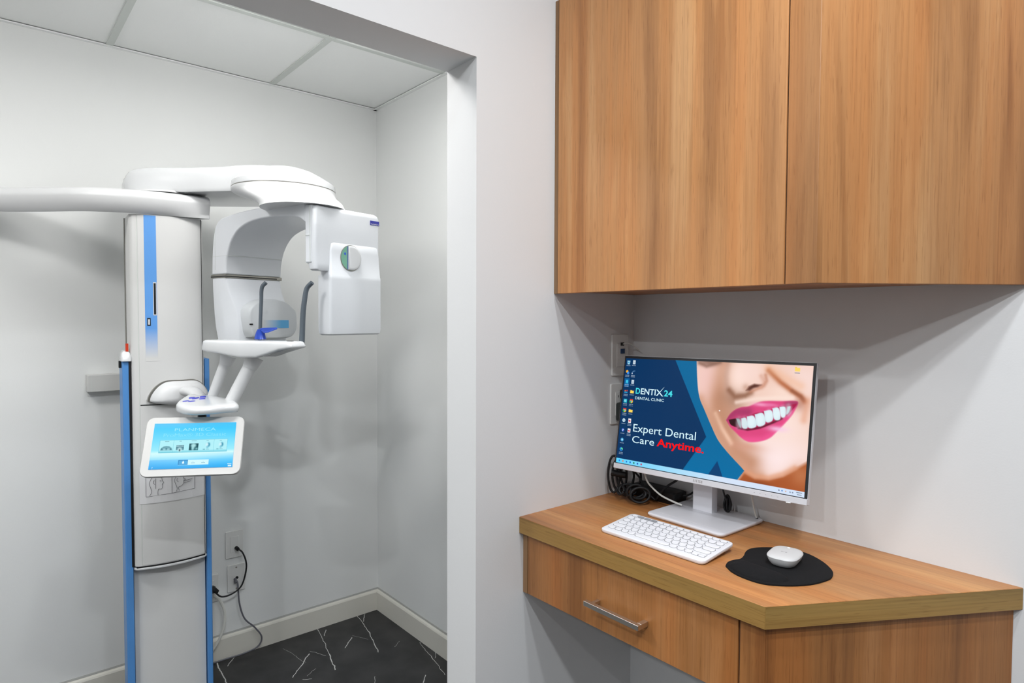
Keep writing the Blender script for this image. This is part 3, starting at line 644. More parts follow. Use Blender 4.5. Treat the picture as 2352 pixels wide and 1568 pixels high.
# struts
def strut(a, b_, r0_, r1_): return tube([a, a.lerp(b_, .5), b_], lambda t_: r0_+(r1_-r0_)*t_, seg=20, n=4)
obj('strut', strut(at(486, 916, 2.02), at(523, 818, 2.03), .0155, .0165), M_white2, mach)
obj('strut', strut(at(527, 931, 1.94), at(584, 822, 1.96), .0195, .0195), M_white2, mach)
obj('strut_collar', strut(at(517, 838, 2.027), at(524, 818, 2.03), .0175, .024), M_white2, mach)
obj('strut_collar', strut(at(573, 845, 1.955), at(585, 820, 1.96), .021, .027), M_white2, mach)
# control unit
ZU = 1.184
op = [(404, 937), (407, 943), (420, 948), (445, 950.5), (480, 949), (520, 945), (545, 941), (549, 934), (540, 925), (520, 915), (490, 906), (460, 903), (436, 903), (424, 908), (413, 920), (406, 930)]
cpl = [on(a, b_, 2, 1.162+.029*min(1, max(0, (945-b_)/40))) for a, b_ in op]; cc = sum(cpl, Vector())/len(cpl)
cpl = spline(cpl+[cpl[0]], 3)[:-1]
Fh = Vector((Fv.x, Fv.y, 0)).normalized(); fmin = min(p.dot(Fh) for p in cpl); fmax = max(p.dot(Fh) for p in cpl)
def cring(z, k):
    out = []
    for p in cpl:
        q = Vector((cc.x+(p.x-cc.x)*k, cc.y+(p.y-cc.y)*k, 0)); out.append(Vector((q.x, q.y, z+CT*(q.dot(Fh)-fmin)/(fmax-fmin)*max(0, (z-1.165)/.02))))
    return out
CT = .016
cu_ = obj('control_unit', loft([cring(1.157, .90), cring(1.158, .96), cring(1.162, .99), cring(1.169, 1.0), cring(1.1745, .985), cring(1.178, .94), cring(1.1795, .88), cring(1.180, .7)]), M_white, mach, sharp=60)
for a, b_, l_, wd in ((427, 921, .0078, .0095), (440.5, 921.5, .0085, .0100), (441, 913, .0085, .0075), (449.5, 914, .0050, .013), (466, 910.6, .0085, .0070), (464.5, 915.3, .0085, .0070)):
    p = on(a, b_, 2, 1.1885); tt_ = (p.dot(Fh)-fmin)/(fmax-fmin); p = on(a, b_, 2, 1.180+CT*tt_*.78+.001); rh = Vector((Rv.x, Rv.y, 0)).normalized()
    bm = loft([[p+rh*(l_*k*math.cos(q)+.25*wd*k*math.sin(q))+Fh*(wd*k*math.sin(q))+Vector((0, 0, h+CT/(fmax-fmin)*.8*wd*k*math.sin(q))) for q in [2*math.pi*i/18 for i in range(18)]] for h, k in ((-.003, 1), (.0006, 1), (.0014, .8))])
    obj('control_button', bm, M_btn, cu_, sharp=60)
# bulge on the column and its link to the control unit
bpoly = [(338, 920), (341, 908), (352, 892), (366, 880), (383, 873.5), (415, 872), (441, 870.5), (456, 875), (467, 885), (474, 897), (468, 912), (445, 923), (415, 927.5), (380, 927), (352, 925)]
ctr = on(405, 903, 0, -1.19); rings = []
b3 = spline([on(a, b_, 0, -1.185) for a, b_ in bpoly]+[on(*bpoly[0], 0, -1.185)], 3)[:-1]
for x, k in ((-.035, 1), (.0, 1), (.012, .975), (.024, .92), (.034, .83), (.041, .70), (.046, .48), (.048, .2)):
    rings.append([Vector((-1.185+x, ctr.y+(p.y-ctr.y)*k+x*.25, ctr.z+(p.z-ctr.z)*k-x*.15)) for p in b3])
obj('arm_mount', loft(rings), M_white2, mach, sharp=80)
obj('mount_gap', loft([[Vector((-1.185+x, ctr.y+(p.y-ctr.y)*1.006, ctr.z+(p.z-ctr.z)*1.018)) for p in b3] for x in (-.03, .0125)]), M_strip, mach)
obj('arm_link', tube([at(434, 898, 2.13), at(445, 901, 2.09), at(456, 909, 2.05), at(464, 917, 2.00)], lambda t_: .030-.014*t_, seg=20, n=5, squash=.62), M_white2, mach)
# touch screen
def eulm(pos, rz, rx, ry): return Matrix.Translation(pos) @ Matrix.Rotation(R(rz), 4, 'Z') @ Matrix.Rotation(R(rx), 4, 'X') @ Matrix.Rotation(R(ry), 4, 'Y')
TM = eulm((-.759, -1.024, 1.071), 63.88, -27.5, 1.0); TW, TH = .217, .1333
hp = rrect(TW*1.205, TH*1.30, .020, 8); off = Vector((.0, 0, .0))
def fr_ring(y, k): return [(x*k, y, z*k-.001) for x, z in hp]
ts = obj('touch_screen', loft([fr_ring(.028, .90), fr_ring(.026, .95), fr_ring(.016, .985), fr_ring(.006, 1.0), fr_ring(.003, .998), fr_ring(.001, .985)]), M_frame, mach, frame=TM, sharp=40, bevel=0)
obj('screen_joint', tube([TM @ Vector((.012, .016, .075)), on(464, 946, 2, 1.158)], .012, n=0, seg=14), M_black, mach)

def srgb(c): c = np.asarray(c, float)/255.; return np.where(c <= .04045, c/12.92, ((c+.055)/1.055)**2.4)
def sstep(d, e): return np.clip(.5-d/e, 0, 1)
def poly_d(U, V, pts, asp):
    """signed distance to polygon in units of screen height"""
    P = np.array(pts, float)*np.array([asp, 1]); X_ = U*asp; Y_ = V; d = np.full(U.shape, 1e9); inside = np.zeros(U.shape, bool)
    for i in range(len(P)):
        a, b_ = P[i], P[(i+1) % len(P)]; e = b_-a; t_ = np.clip(((X_-a[0])*e[0]+(Y_-a[1])*e[1])/(e@e+1e-12), 0, 1)
        d = np.minimum(d, np.hypot(X_-a[0]-t_*e[0], Y_-a[1]-t_*e[1]))
        cnd = ((a[1] > Y_) != (b_[1] > Y_)) & (X_ < (b_[0]-a[0])*(Y_-a[1])/(b_[1]-a[1]+1e-12)+a[0]); inside ^= cnd
    return np.where(inside, -d, d)
def line_d(U, V, pts, asp):
    P = np.array(pts, float)*np.array([asp, 1]); d = np.full(U.shape, 1e9)
    for a, b_ in zip(P, P[1:]):
        e = b_-a; t_ = np.clip(((U*asp-a[0])*e[0]+(V-a[1])*e[1])/(e@e+1e-12), 0, 1); d = np.minimum(d, np.hypot(U*asp-a[0]-t_*e[0], V-a[1]-t_*e[1]))
    return d
class Pic:
    def __init__(s, nx, ny, asp):
        s.nx, s.ny, s.asp = nx, ny, asp; s.U, s.V = np.meshgrid(np.linspace(0, 1, nx+1), np.linspace(0, 1, ny+1)); s.c = np.zeros(s.U.shape+(3,))
    def lay(s, m_, col): m_ = np.clip(m_, 0, 1)[..., None]; s.c = s.c*(1-m_)+np.asarray(col, float)*m_
    def poly(s, pts, col, e=.004, k=1): s.lay(k*sstep(poly_d(s.U, s.V, pts, s.asp), e), col)
    def blob(s, u, v, ru, rv, col, k=1, p=1): s.lay(k*np.exp(-(((s.U-u)*s.asp/ru)**2+((s.V-v)/rv)**2)**p), col)
    def line(s, pts, col, wd, k=1): s.lay(k*np.exp(-(line_d(s.U, s.V, pts, s.asp)/wd)**2), col)
    def rect(s, u0, v0, u1, v1, col, k=1): s.lay(k*((s.U >= u0) & (s.U <= u1) & (s.V >= v0) & (s.V <= v1)), col)
    def disc(s, u, v, r_, col, k=1): s.lay(k*sstep(np.hypot((s.U-u)*s.asp, s.V-v)-r_, .003), col)
    def mesh(s, name, w_, h_, y, cx=0, cz=0, m_=None, parent=None, frame=None):
        me = bpy.data.meshes.new(name); n = (s.nx+1)*(s.ny+1)
        co = np.stack([(s.U-.5)*w_+cx, np.full(s.U.shape, y), (.5-s.V)*h_+cz], -1).reshape(-1, 3)
        i = np.arange(s.nx*s.ny); r_ = i//s.nx; q = i % s.nx; a = r_*(s.nx+1)+q
        F = np.stack([a, a+s.nx+1, a+s.nx+2, a+1], -1)
        me.vertices.add(n); me.vertices.foreach_set('co', co.ravel()); me.loops.add(F.size); me.loops.foreach_set('vertex_index', F.ravel())
        me.polygons.add(len(F)); me.polygons.foreach_set('loop_start', np.arange(0, F.size, 4)); me.update(calc_edges=True); me.validate()
        at_ = me.color_attributes.new('pic', 'FLOAT_COLOR', 'POINT'); at_.data.foreach_set('color', np.concatenate([srgb(np.clip(s.c, 0, 255)), np.ones(s.U.shape+(1,))], -1).ravel())
        me.materials.append(m_); me.transform(WM[parent.name].inverted() @ frame); o = bpy.data.objects.new(name, me); C.objects.link(o); o.parent = parent; WM[o.name] = WM[parent.name].copy()
        return o
M_scr = screenmat('lit_display')
# -- touch screen picture
tp = Pic(260, 160, TW/TH); V = tp.V; U = tp.U
g1 = np.array([140, 215, 250]); cols = [(0, (95, 195, 240)), (.12, (75, 200, 246)), (.45, (125, 218, 250)), (.60, (150, 228, 250)), (.66, (205, 243, 252)), (.72, (190, 236, 252)), (.86, (110, 205, 250)), (1, (45, 165, 232))]
for ch in range(3): tp.c[..., ch] = np.interp(V, [a for a, _ in cols], [b_[ch] for _, b_ in cols])
tp.lay((.35*(U-.45)*(V > .68)*(V-.6)*6), (0, 160, 235)); tp.lay(.3*(1-U)*(V > .8), (60, 150, 225)); tp.lay(.5*np.clip(U-.3, 0, 1)*np.clip(1-V*2.6, 0, 1), (10, 180, 240))
tp.rect(.092, .375, .912, .655, (90, 185, 205)); tp.rect(.095, .380, .909, .640, (172, 232, 240)); tp.rect(.095, .61, .909, .64, (140, 215, 228))
for k in range(1, 5): tp.rect(.095+.1628*k-.001, .38, .095+.1628*k+.001, .64, (120, 200, 215))
for k, wd in enumerate((.05, .028, .06, .026, .026)): tp.rect(.176+.1628*k-wd/2, .395, .176+.1628*k+wd/2, .412, (95, 150, 165), .7)
tp.poly([(.108, .595), (.118, .545), (.145, .515), (.176, .508), (.210, .515), (.238, .545), (.248, .595)], (55, 110, 125), .02, .9); tp.blob(.155, .572, .034, .022, (165, 215, 225), .85, 2); tp.blob(.203, .572, .034, .022, (165, 215, 225), .85, 2); tp.line([(.13, .545), (.178, .530), (.228, .545)], (150, 205, 215), .008, .8)
tp.rect(.293, .490, .385, .60, (75, 125, 140)); tp.blob(.339, .585, .05, .05, (190, 230, 235), .9, 2); tp.blob(.339, .60, .014, .022, (20, 45, 55)); 
for k in range(5): tp.rect(.300+.017*k, .495, .309+.017*k, .53, (165, 205, 215))
tp.rect(.447, .462, .560, .608, (20, 75, 85)); tp.blob(.500, .505, .055, .05, (175, 225, 228), .95, 2); tp.blob(.495, .565, .03, .05, (165, 220, 225), .9, 2); tp.blob(.540, .575, .03, .025, (150, 210, 215), .8)
for k in (0, 1):
    u_ = .668+.163*k; tp.blob(u_+.012, .495, .036, .05, (45, 130, 160), .9, 2); tp.blob(u_-.004, .495, .030, .045, (205, 238, 245), .95, 2); tp.blob(u_+.002, .545, .022, .035, (120, 190, 210), .8, 2); tp.rect(u_-.05, .585, u_-.022, .605, (110, 175, 190)); tp.rect(u_-.012, .592, u_+.028, .597, (90, 150, 170))
tp.rect(.340, .815, .706, .925, (175, 228, 248)); tp.rect(.344, .820, .702, .920, (205, 240, 251)); tp.rect(.342, .818, .455, .922, (45, 125, 185)); tp.rect(.348, .826, .450, .914, (75, 165, 218))
tp.blob(.400, .875, .022, .024, (235, 248, 252), 1, 3); tp.blob(.400, .845, .012, .012, (235, 248, 252), 1, 2)
for u_ in (.518, .640): tp.rect(u_-.004, .852, u_+.004, .860, (100, 150, 160)); tp.rect(u_-.022, .878, u_+.022, .890, (110, 165, 180), .8)
tp.rect(.935, .925, .985, .937, (215, 240, 250)); tp.rect(.945, .955, .985, .982, (215, 240, 250)); tp.rect(.038, .955, .052, .962, (190, 225, 250)); tp.rect(.042, .955, .046, .995, (190, 225, 250))
disp = tp.mesh('display', TW, TH, 0, m_=M_scr, parent=ts, frame=TM)
def tsbox(u0, v0, u1, v1): return ((u0-.5)*TW, (.5-v1)*TH, (u1-.5)*TW, (.5-v0)*TH)
bm = text_bm('PLANMECA', tsbox(.250, .115, .752, .180), .0, -.0004); bm.transform(TM)
obj('display_lettering', bm, emis('letter_glow_pale', tuple(srgb((150, 228, 250)))), ts, smooth=False)
bm = text_bm('ProMax\u00ae 3D Classic', tsbox(.125, .225, .885, .300), -.010, -.0004); bm.transform(TM)
obj('display_lettering', bm, emis('letter_glow_faint', tuple(srgb((140, 224, 248)))), ts, smooth=False)

# ------------------------------------------------------------------ monitor
MM = eulm((.319, -.118, 1.184), 2.88, -9.33, -.79)
mon = thing('monitor', 'white-framed desktop monitor showing a smiling mouth wallpaper', 'monitor', (.32, -.1, ZD))
bk = obj('back_shell', loft([[(x, y, z) for x, z in rrect(a, b_, r_, 4)] for y, a, b_, r_ in ((.0005, .5195, .311, .003), (.010, .5195, .311, .004), (.013, .514, .305, .006), (.030, .40, .20, .02), (.036, .36, .17, .02))]), M_silver, mon, frame=MM, sharp=35)
obj('bezel', bx(-.2585, .2585, -.0010, .0008, -.1415, .1545), mat('bezel_black', (.012, .012, .014), .35), mon, frame=MM, smooth=False)
ch = obj('chin_bar', bx(-.26, .26, -.0045, .012, -.1558, -.1418), M_silver, mon, frame=MM, bevel=.0015)
bm = merge(*[bx(-.0140+.0042*k, -.0124+.0042*k, -.0050, -.0044, -.1515, -.1455) for k in range(3)]); 
bm = merge(bm, text_bm('SI', (-.0010, -.1515, .0105, -.1455), .02, -.0048)); obj('logo_print', bm, M_logo, ch, frame=MM, smooth=False)
obj('power_light', bx(.215, .224, -.003, .0, -.1568, -.1556), emis('led_white', (.8, .9, 1), 3), ch, frame=MM, smooth=False)
for k in range(5): obj('menu_mark', bx(.141+.0135*k, .1435+.0135*k, -.0049, -.0044, -.1492, -.1484), M_logo, ch, frame=MM, smooth=False)
FACE = [(.431, -.02), (.446, .175), (.465, .315), (.5, .425), (.541, .548), (.582, .659), (.63, .741), (.671, .8), (.703, .844), (.725, .876), (.690, .97), (1.05, .98), (1.05, -.02)]
NECK = [(.70, .955), (.726, .887), (.777, .92), (.841, .91), (.902, .866), (.952, .802), (1.02, .71), (1.05, .98), (.69, .98)]
LIPS = [(.616, .486), (.632, .435), (.655, .395), (.686, .367), (.722, .353), (.77, .311), (.813, .296), (.877, .288), (.927, .279), (.945, .289), (.937, .338), (.919, .399), (.885, .479), (.858, .536), (.831, .587), (.789, .623), (.736, .639), (.698, .615), (.668, .577), (.638, .536)]
MOUTH = [(.628, .480), (.672, .459), (.708, .441), (.76, .401), (.817, .372), (.862, .335), (.912, .312), (.94, .301), (.921, .355), (.903, .395), (.867, .442), (.834, .474), (.784, .522), (.723, .55), (.676, .537), (.642, .52)]
TEETH = [[(.664, .462), (.684, .470), (.694, .537), (.682, .52)], [(.690, .458), (.713, .453), (.725, .527), (.699, .532)], [(.716, .437), (.750, .430), (.766, .507), (.728, .526)], [(.753, .414), (.792, .399), (.806, .48), (.770, .504)],
         [(.795, .38), (.830, .370), (.839, .444), (.809, .465)], [(.833, .351), (.861, .347), (.872, .43), (.845, .435)], [(.864, .336), (.890, .335), (.894, .404), (.876, .411)], [(.900, .328), (.914, .325), (.908, .372), (.897, .388)]]
def smooth_poly(P, n=5): return [(q.x, q.y) for q in spline([(a, b_, 0) for a, b_ in P]+[(P[0][0], P[0][1], 0)], n)[:-1]]
LIPS = smooth_poly(LIPS); MOUTH = smooth_poly(MOUTH)
FACE = [(q.x, q.y) for q in spline([(a, b_, 0) for a, b_ in FACE[:10]], 4)]+FACE[10:]
mp_ = Pic(560, 320, .507/.288); asp = mp_.asp
mp_.c[:] = (0, 100, 150); mp_.lay(.4*(mp_.V > .6)*(mp_.V-.5)*1.5, (0, 120, 180))
navy = (0, 48, 92)
mp_.poly([(-.1, -.1), (.297, -.1), (.31, -.005), (.52, .647), (.413, .942), (.38, 1.1), (-.1, 1.1)], navy, .004)
mp_.poly([(.588, .834), (.546, .96), (.622, .96)], (5, 60, 110), .004)
fp = Pic(560, 320, asp)
fp.c[:] = (232, 196, 180)
fp.blob(.85, .73, .38, .20, (246, 226, 226), .95); fp.blob(.89, .46, .20, .20, (245, 222, 214), .8); fp.blob(.97, .12, .16, .16, (240, 214, 208), .8)
fp.blob(.50, .15, .14, .25, (235, 195, 190), .8); fp.blob(.885, .22, .14, .05, (242, 214, 200), .8)
fp.line([(.60, -.02), (.585, .15), (.57, .33), (.575, .42), (.60, .52), (.64, .62), (.68, .72), (.75, .80)], (186, 130, 100), .10, .85)
fp.line([(.47, .33), (.55, .56), (.63, .735), (.72, .87), (.80, .90)], (190, 132, 100), .05, .55)
fp.line([(.56, .44), (.60, .56), (.65, .67)], (240, 200, 175), .022, .8)
fp.blob(.64, .30, .11, .09, (136, 95, 74), .8); fp.blob(.60, .40, .10, .12, (186, 136, 108), .6)
fp.line([(.606, .0), (.600, .12), (.606, .19), (.625, .25)], (160, 112, 90), .028, .75)
fp.blob(.665, .10, .13, .17, (246, 220, 208), .95); fp.blob(.72, .06, .14, .12, (240, 210, 202), .7)
fp.line([(.618, .235), (.650, .285), (.700, .268), (.725, .240)], (140, 96, 74), .026, .85)
fp.line([(.725, .232), (.76, .202), (.785, .175), (.797, .135), (.79, .09)], (190, 130, 105), .016, .7)
fp.poly([(.702, .226), (.714, .191), (.74, .168), (.776, .172), (.759, .190), (.737, .203), (.72, .224)], (88, 48, 38), .018); fp.blob(.70, .20, .03, .03, (176, 128, 106), .5); fp.line([(.77, .10), (.79, .15), (.775, .19)], (205, 150, 128), .02, .5)
fp.line([(.803, .05), (.862, .139), (.915, .201), (.954, .24), (.972, .275)], (170, 92, 55), .024, .9)
fp.line([(.915, .201), (.954, .24), (.968, .265)], (140, 84, 60), .014, .7); fp.line([(.985, .27), (.975, .42)], (222, 160, 130), .03, .6)
fp.line([(.80, .03), (.86, .09), (.95, .16)], (232, 176, 140), .04, .5)
fp.blob(.50, .0, .10, .035, (110, 78, 64), .75); fp.line([(.45, .015), (.49, .04), (.56, .0)], (120, 85, 70), .018, .6)
fp.blob(.66, .47, .09, .10, (180, 124, 102), .6); fp.blob(.72, .68, .14, .04, (206, 150, 128), .75); fp.blob(.95, .30, .05, .05, (170, 110, 90), .6)
fp.line([(.66, .33), (.76, .285), (.85, .265), (.92, .258)], (244, 220, 208), .018, .7)
fp.poly(LIPS, (214, 68, 122), .014)
lm = sstep(poly_d(fp.U, fp.V, LIPS, asp), .01)
fp.lay(lm*.75*np.exp(-(line_d(fp.U, fp.V, [(.62, .47), (.66, .41), (.72, .40)], asp)/.045)**2), (150, 50, 92))
fp.lay(lm*.6*np.exp(-(line_d(fp.U, fp.V, [(.90, .31), (.94, .295)], asp)/.03)**2), (130, 50, 80))
fp.lay(lm*.6*np.exp(-(line_d(fp.U, fp.V, [(.71, .63), (.80, .61), (.87, .53), (.93, .38)], asp)/.03)**2), (240, 90, 150))
fp.blob(.779, .330, .07, .016, (240, 165, 200), .8); fp.blob(.862, .510, .075, .022, (240, 195, 225), .85); fp.blob(.83, .325, .05, .012, (232, 130, 180), .6)
fp.poly(MOUTH, (165, 25, 70), .007); mm = sstep(poly_d(fp.U, fp.V, MOUTH, asp), .008); fp.lay(mm*.95*np.exp(-(((fp.U-.650)*asp/.055)**2+((fp.V-.495)/.055)**2)**2), (42, 18, 22))
fp.line([(.68, .54), (.725, .545), (.785, .515), (.84, .466), (.88, .425)], (95, 22, 45), .008, .9)
for i, tt in enumerate(TEETH):
    c_ = np.mean(tt, 0); sp = [(q.x, q.y) for q in spline([(a, b_, 0) for a, b_ in tt]+[(tt[0][0], tt[0][1], 0)], 5)[:-1]]
    k = (.75, .95, 1, 1, 1, 1, 1, .9)[i]; fp.poly(sp, (205*k, 226*k, 232*k), .008); fp.blob(c_[0], c_[1], .03, .05, (228*k, 242*k, 246*k), .6, 2)
fp.poly(NECK, (165, 84, 42), .03); fp.blob(.80, .965, .10, .03, (120, 60, 30), .6); fp.blob(.98, .84, .08, .08, (196, 128, 88), .6)
fp.line([(.726, .875), (.777, .905), (.841, .897), (.902, .85), (.952, .79)], (216, 150, 115), .022, .7)
mk = sstep(poly_d(mp_.U, mp_.V, FACE, asp), .005)[..., None]; mp_.c = mp_.c*(1-mk)+fp.c*mk
# task bar
f = np.clip(mp_.U/.62, 0, 1)[..., None]; bar = np.array([92, 205, 245])*(1-f)+np.array([206, 220, 240])*f
mk = (mp_.V > .957)[..., None]; mp_.c = np.where(mk, bar, mp_.c)
tbc = [(20, 120, 230), (230, 120, 70), (30, 110, 200), (20, 90, 190), (10, 110, 50), (20, 60, 160), (200, 30, 70)]
for k in range(7): mp_.disc(.021+.0236*k, .978, .008, tbc[k])
for u_, c_ in ((.890, (90, 100, 120)), (.904, (20, 100, 190)), (.920, (210, 150, 120)), (.939, (110, 120, 140)), (.950, (110, 120, 140))): mp_.disc(u_, .978, .0055, c_, .8)
mp_.rect(.965, .968, .990, .973, (90, 100, 115), .7); mp_.rect(.968, .984, .988, .989, (90, 100, 115), .7)
W_ = (215, 225, 240)
def icon(u_, v_, kind, hl=0):
    v_ += .02
    if hl: mp_.rect(u_-.016, v_-.032, u_+.016, v_+.050, (10, 90, 150))
    if kind == 'page': mp_.rect(u_-.008, v_-.020, u_+.008, v_+.018, (200, 215, 225)); mp_.rect(u_-.005, v_-.005, u_+.005, v_-.002, (120, 150, 180)); mp_.rect(u_-.005, v_+.004, u_+.005, v_+.007, (120, 150, 180))
    if kind == 'bin': mp_.poly([(u_-.010, v_-.018), (u_+.010, v_-.018), (u_+.007, v_+.018), (u_-.007, v_+.018)], (160, 210, 230), .003); mp_.disc(u_, v_, .007, (40, 140, 200))
    if kind == 'folder': mp_.rect(u_-.012, v_-.014, u_-.002, v_-.006, (230, 190, 70)); mp_.rect(u_-.012, v_-.010, u_+.012, v_+.014, (245, 210, 90))
    if kind == 'weather': mp_.disc(u_-.003, v_-.006, .014, (245, 170, 40)); mp_.disc(u_+.004, v_+.008, .013, (60, 140, 230))
    if kind == 'arc': mp_.line([(u_-.008, v_+.004), (u_, v_-.012), (u_+.010, v_-.014)], (120, 160, 200), .003); mp_.rect(u_-.010, v_+.006, u_-.004, v_+.016, W_)
    if kind == 'tooth': mp_.disc(u_, v_-.004, .014, (60, 190, 225)); mp_.rect(u_-.007, v_, u_-.002, v_+.018, (60, 190, 225)); mp_.rect(u_+.002, v_, u_+.007, v_+.018, (60, 190, 225))
    if kind == 'people': mp_.disc(u_-.006, v_-.004, .007, (230, 110, 60)); mp_.disc(u_+.006, v_-.006, .007, (210, 60, 60)); mp_.rect(u_-.011, v_+.004, u_+.010, v_+.014, (40, 150, 200))
    if kind == 'app': mp_.rect(u_-.011, v_-.018, u_+.011, v_+.018, (40, 180, 200)); mp_.disc(u_, v_, .009, (220, 245, 248)); mp_.disc(u_, v_, .005, (40, 150, 200))
    if kind == 'round': 
        mp_.disc(u_, v_, .018, (225, 190, 40)); mp_.poly([(u_-.012, v_-.02), (u_+.012, v_-.02), (u_, v_)], (215, 50, 40), .003); mp_.poly([(u_-.013, v_-.008), (u_, v_), (u_-.004, v_+.02), (u_-.013, v_+.01)], (40, 160, 80), .003); mp_.disc(u_, v_, .008, W_); mp_.disc(u_, v_, .006, (50, 120, 230))
    if kind == 'chat': mp_.disc(u_, v_, .017, (205, 230, 240)); mp_.disc(u_-.003, v_, .004, (0, 60, 110)); mp_.disc(u_+.004, v_, .004, (0, 60, 110))
    if kind == 'doc': mp_.rect(u_-.008, v_-.020, u_+.009, v_+.018, (230, 225, 228)); mp_.rect(u_-.007, v_-.006, u_+.006, v_+.008, (205, 35, 60))
    if kind == 'r': mp_.disc(u_, v_, .016, (50, 90, 190)); mp_.rect(u_-.003, v_-.009, u_, v_+.009, W_); mp_.disc(u_+.002, v_-.004, .005, W_)
    if kind == 'bag': mp_.disc(u_, v_, .017, (70, 160, 210)); mp_.rect(u_-.003, v_-.006, u_+.003, v_+.006, (200, 230, 245))
    if kind == 'swirl': mp_.disc(u_, v_, .018, (40, 140, 220)); mp_.disc(u_+.004, v_-.004, .011, (90, 210, 150)); mp_.disc(u_+.001, v_+.006, .006, (10, 60, 130))
    for q in range(2 if kind in ('arc', 'people', 'app', 'round', 'doc', 'swirl', 'weather', 'tooth') else 1):
        for z_ in range(4): mp_.rect(u_-.013+.0068*z_, v_+.028+.013*q, u_-.008+.0068*z_, v_+.034+.013*q, (190, 200, 215), .75)
for (u_, v_), k in zip([(.018, .02), (.016, .113), (.018, .205), (.018, .298), (.019, .389), (.021, .480), (.022, .575), (.022, .668), (.023, .760), (.023, .850)], ('bin', 'weather', 'tooth', 'people', 'app', 'round', 'chat', 'r', 'bag', 'swirl')): icon(u_+.003, v_, k, k == 'tooth')
for (u_, v_), k in zip([(.056, .017), (.056, .113), (.058, .205), (.060, .298), (.061, .389), (.062, .480), (.062, .575), (.064, .668)], ('page', 'arc', 'page', 'folder', 'round', 'folder', 'doc', 'doc')): icon(u_+.001, v_, k)
mp_.rect(.920, .015, .930, .022, (235, 195, 80)); mp_.rect(.920, .020, .943, .048, (245, 210, 100)); mp_.rect(.920, .058, .943, .065, (110, 120, 140), .8)
mp_.disc(.578, .413, .006, (245, 245, 245))
SW, SH, SX, SZ = .507, .288, -.001, .0040
obj_scr = mp_.mesh('screen', SW, SH, -.0014, SX, SZ, M_scr, mon, MM)
def sbox(u0, v0, u1, v1): return (SX+(u0-.5)*SW, SZ+(.5-v1)*SH, SX+(u1-.5)*SW, SZ+(.5-v0)*SH)
G_white = emis('letter_glow_white', tuple(srgb((205, 235, 245)))); G_cyan = emis('letter_glow_cyan', tuple(srgb((70, 215, 225)))); G_red = emis('letter_glow_red', tuple(srgb((250, 8, 8))))
def scr_text(s_, box_, m_, bold=0, mirror=None):
    bm = text_bm(s_, sbox(*box_), bold, -.0020); bm.transform(MM); obj('screen_lettering', bm, m_, obj_scr, smooth=False)
scr_text('D', (.085, .278, .113, .334), G_cyan, .025); scr_text('ENTI', (.118, .278, .211, .334), G_white, .018); scr_text('24', (.262, .278, .312, .334), G_cyan, .025)
bm = bmesh.new()
for pl in ([(.213, .278), (.222, .278), (.258, .336), (.249, .336)], [(.214, .336), (.223, .336), (.262, .248), (.257, .256)]):
    b_ = [(SX+(u_-.5)*SW, -.0020 - .0001*(pl[0][1] > .3), SZ+(.5-v_)*SH) for u_, v_ in pl]; bm.faces.new([bm.verts.new(q) for q in b_])
obj('screen_lettering', bm, G_white, obj_scr, frame=MM, smooth=False)
bm = bmesh.new(); bm.faces.new([bm.verts.new((SX+(u_-.5)*SW, -.0023, SZ+(.5-v_)*SH)) for u_, v_ in ((.0935, .296), (.0975, .292), (.1000, .296), (.1030, .292), (.1065, .298), (.1055, .322), (.1030, .322), (.1005, .308), (.0975, .322), (.0950, .322))])
obj('screen_lettering', bm, emis('letter_navy', tuple(srgb(navy))), obj_scr, frame=MM, smooth=False)
scr_text('DENTAL CLINIC', (.085, .360, .265, .386), G_white, .008)
scr_text('Expert Dental', (.092, .618, .465, .712), G_white, .0); scr_text('Care', (.092, .728, .230, .792), G_white, .0); scr_text('Anytime.', (.246, .722, .514, .812), G_red, .018)
# stand
SM = Matrix.Translation((.314, -.105, 0)) @ Matrix.Rotation(R(-1.5), 4, 'Z')
st = obj('stand_base', loft([[(x, y, z) for x, y in rrect(a, b_, .014, 5)] for z, a, b_ in ((ZD+.0005, .212, .180), (ZD+.004, .218, .186), (ZD+.0065, .220, .188), (ZD+.009, .219, .187), (ZD+.0105, .215, .183))]), M_silver, mon, frame=SM, sharp=50)
obj('phone_groove', bx(-.085, .085, -.072, -.069, ZD+.0104, ZD+.0110), M_key, st, frame=SM, bevel=.0004, seg=1)
obj('stand_column', bx(.262, .318, -.078, -.052, ZD+.009, 1.16), M_silver, mon, bevel=.0015, seg=2)

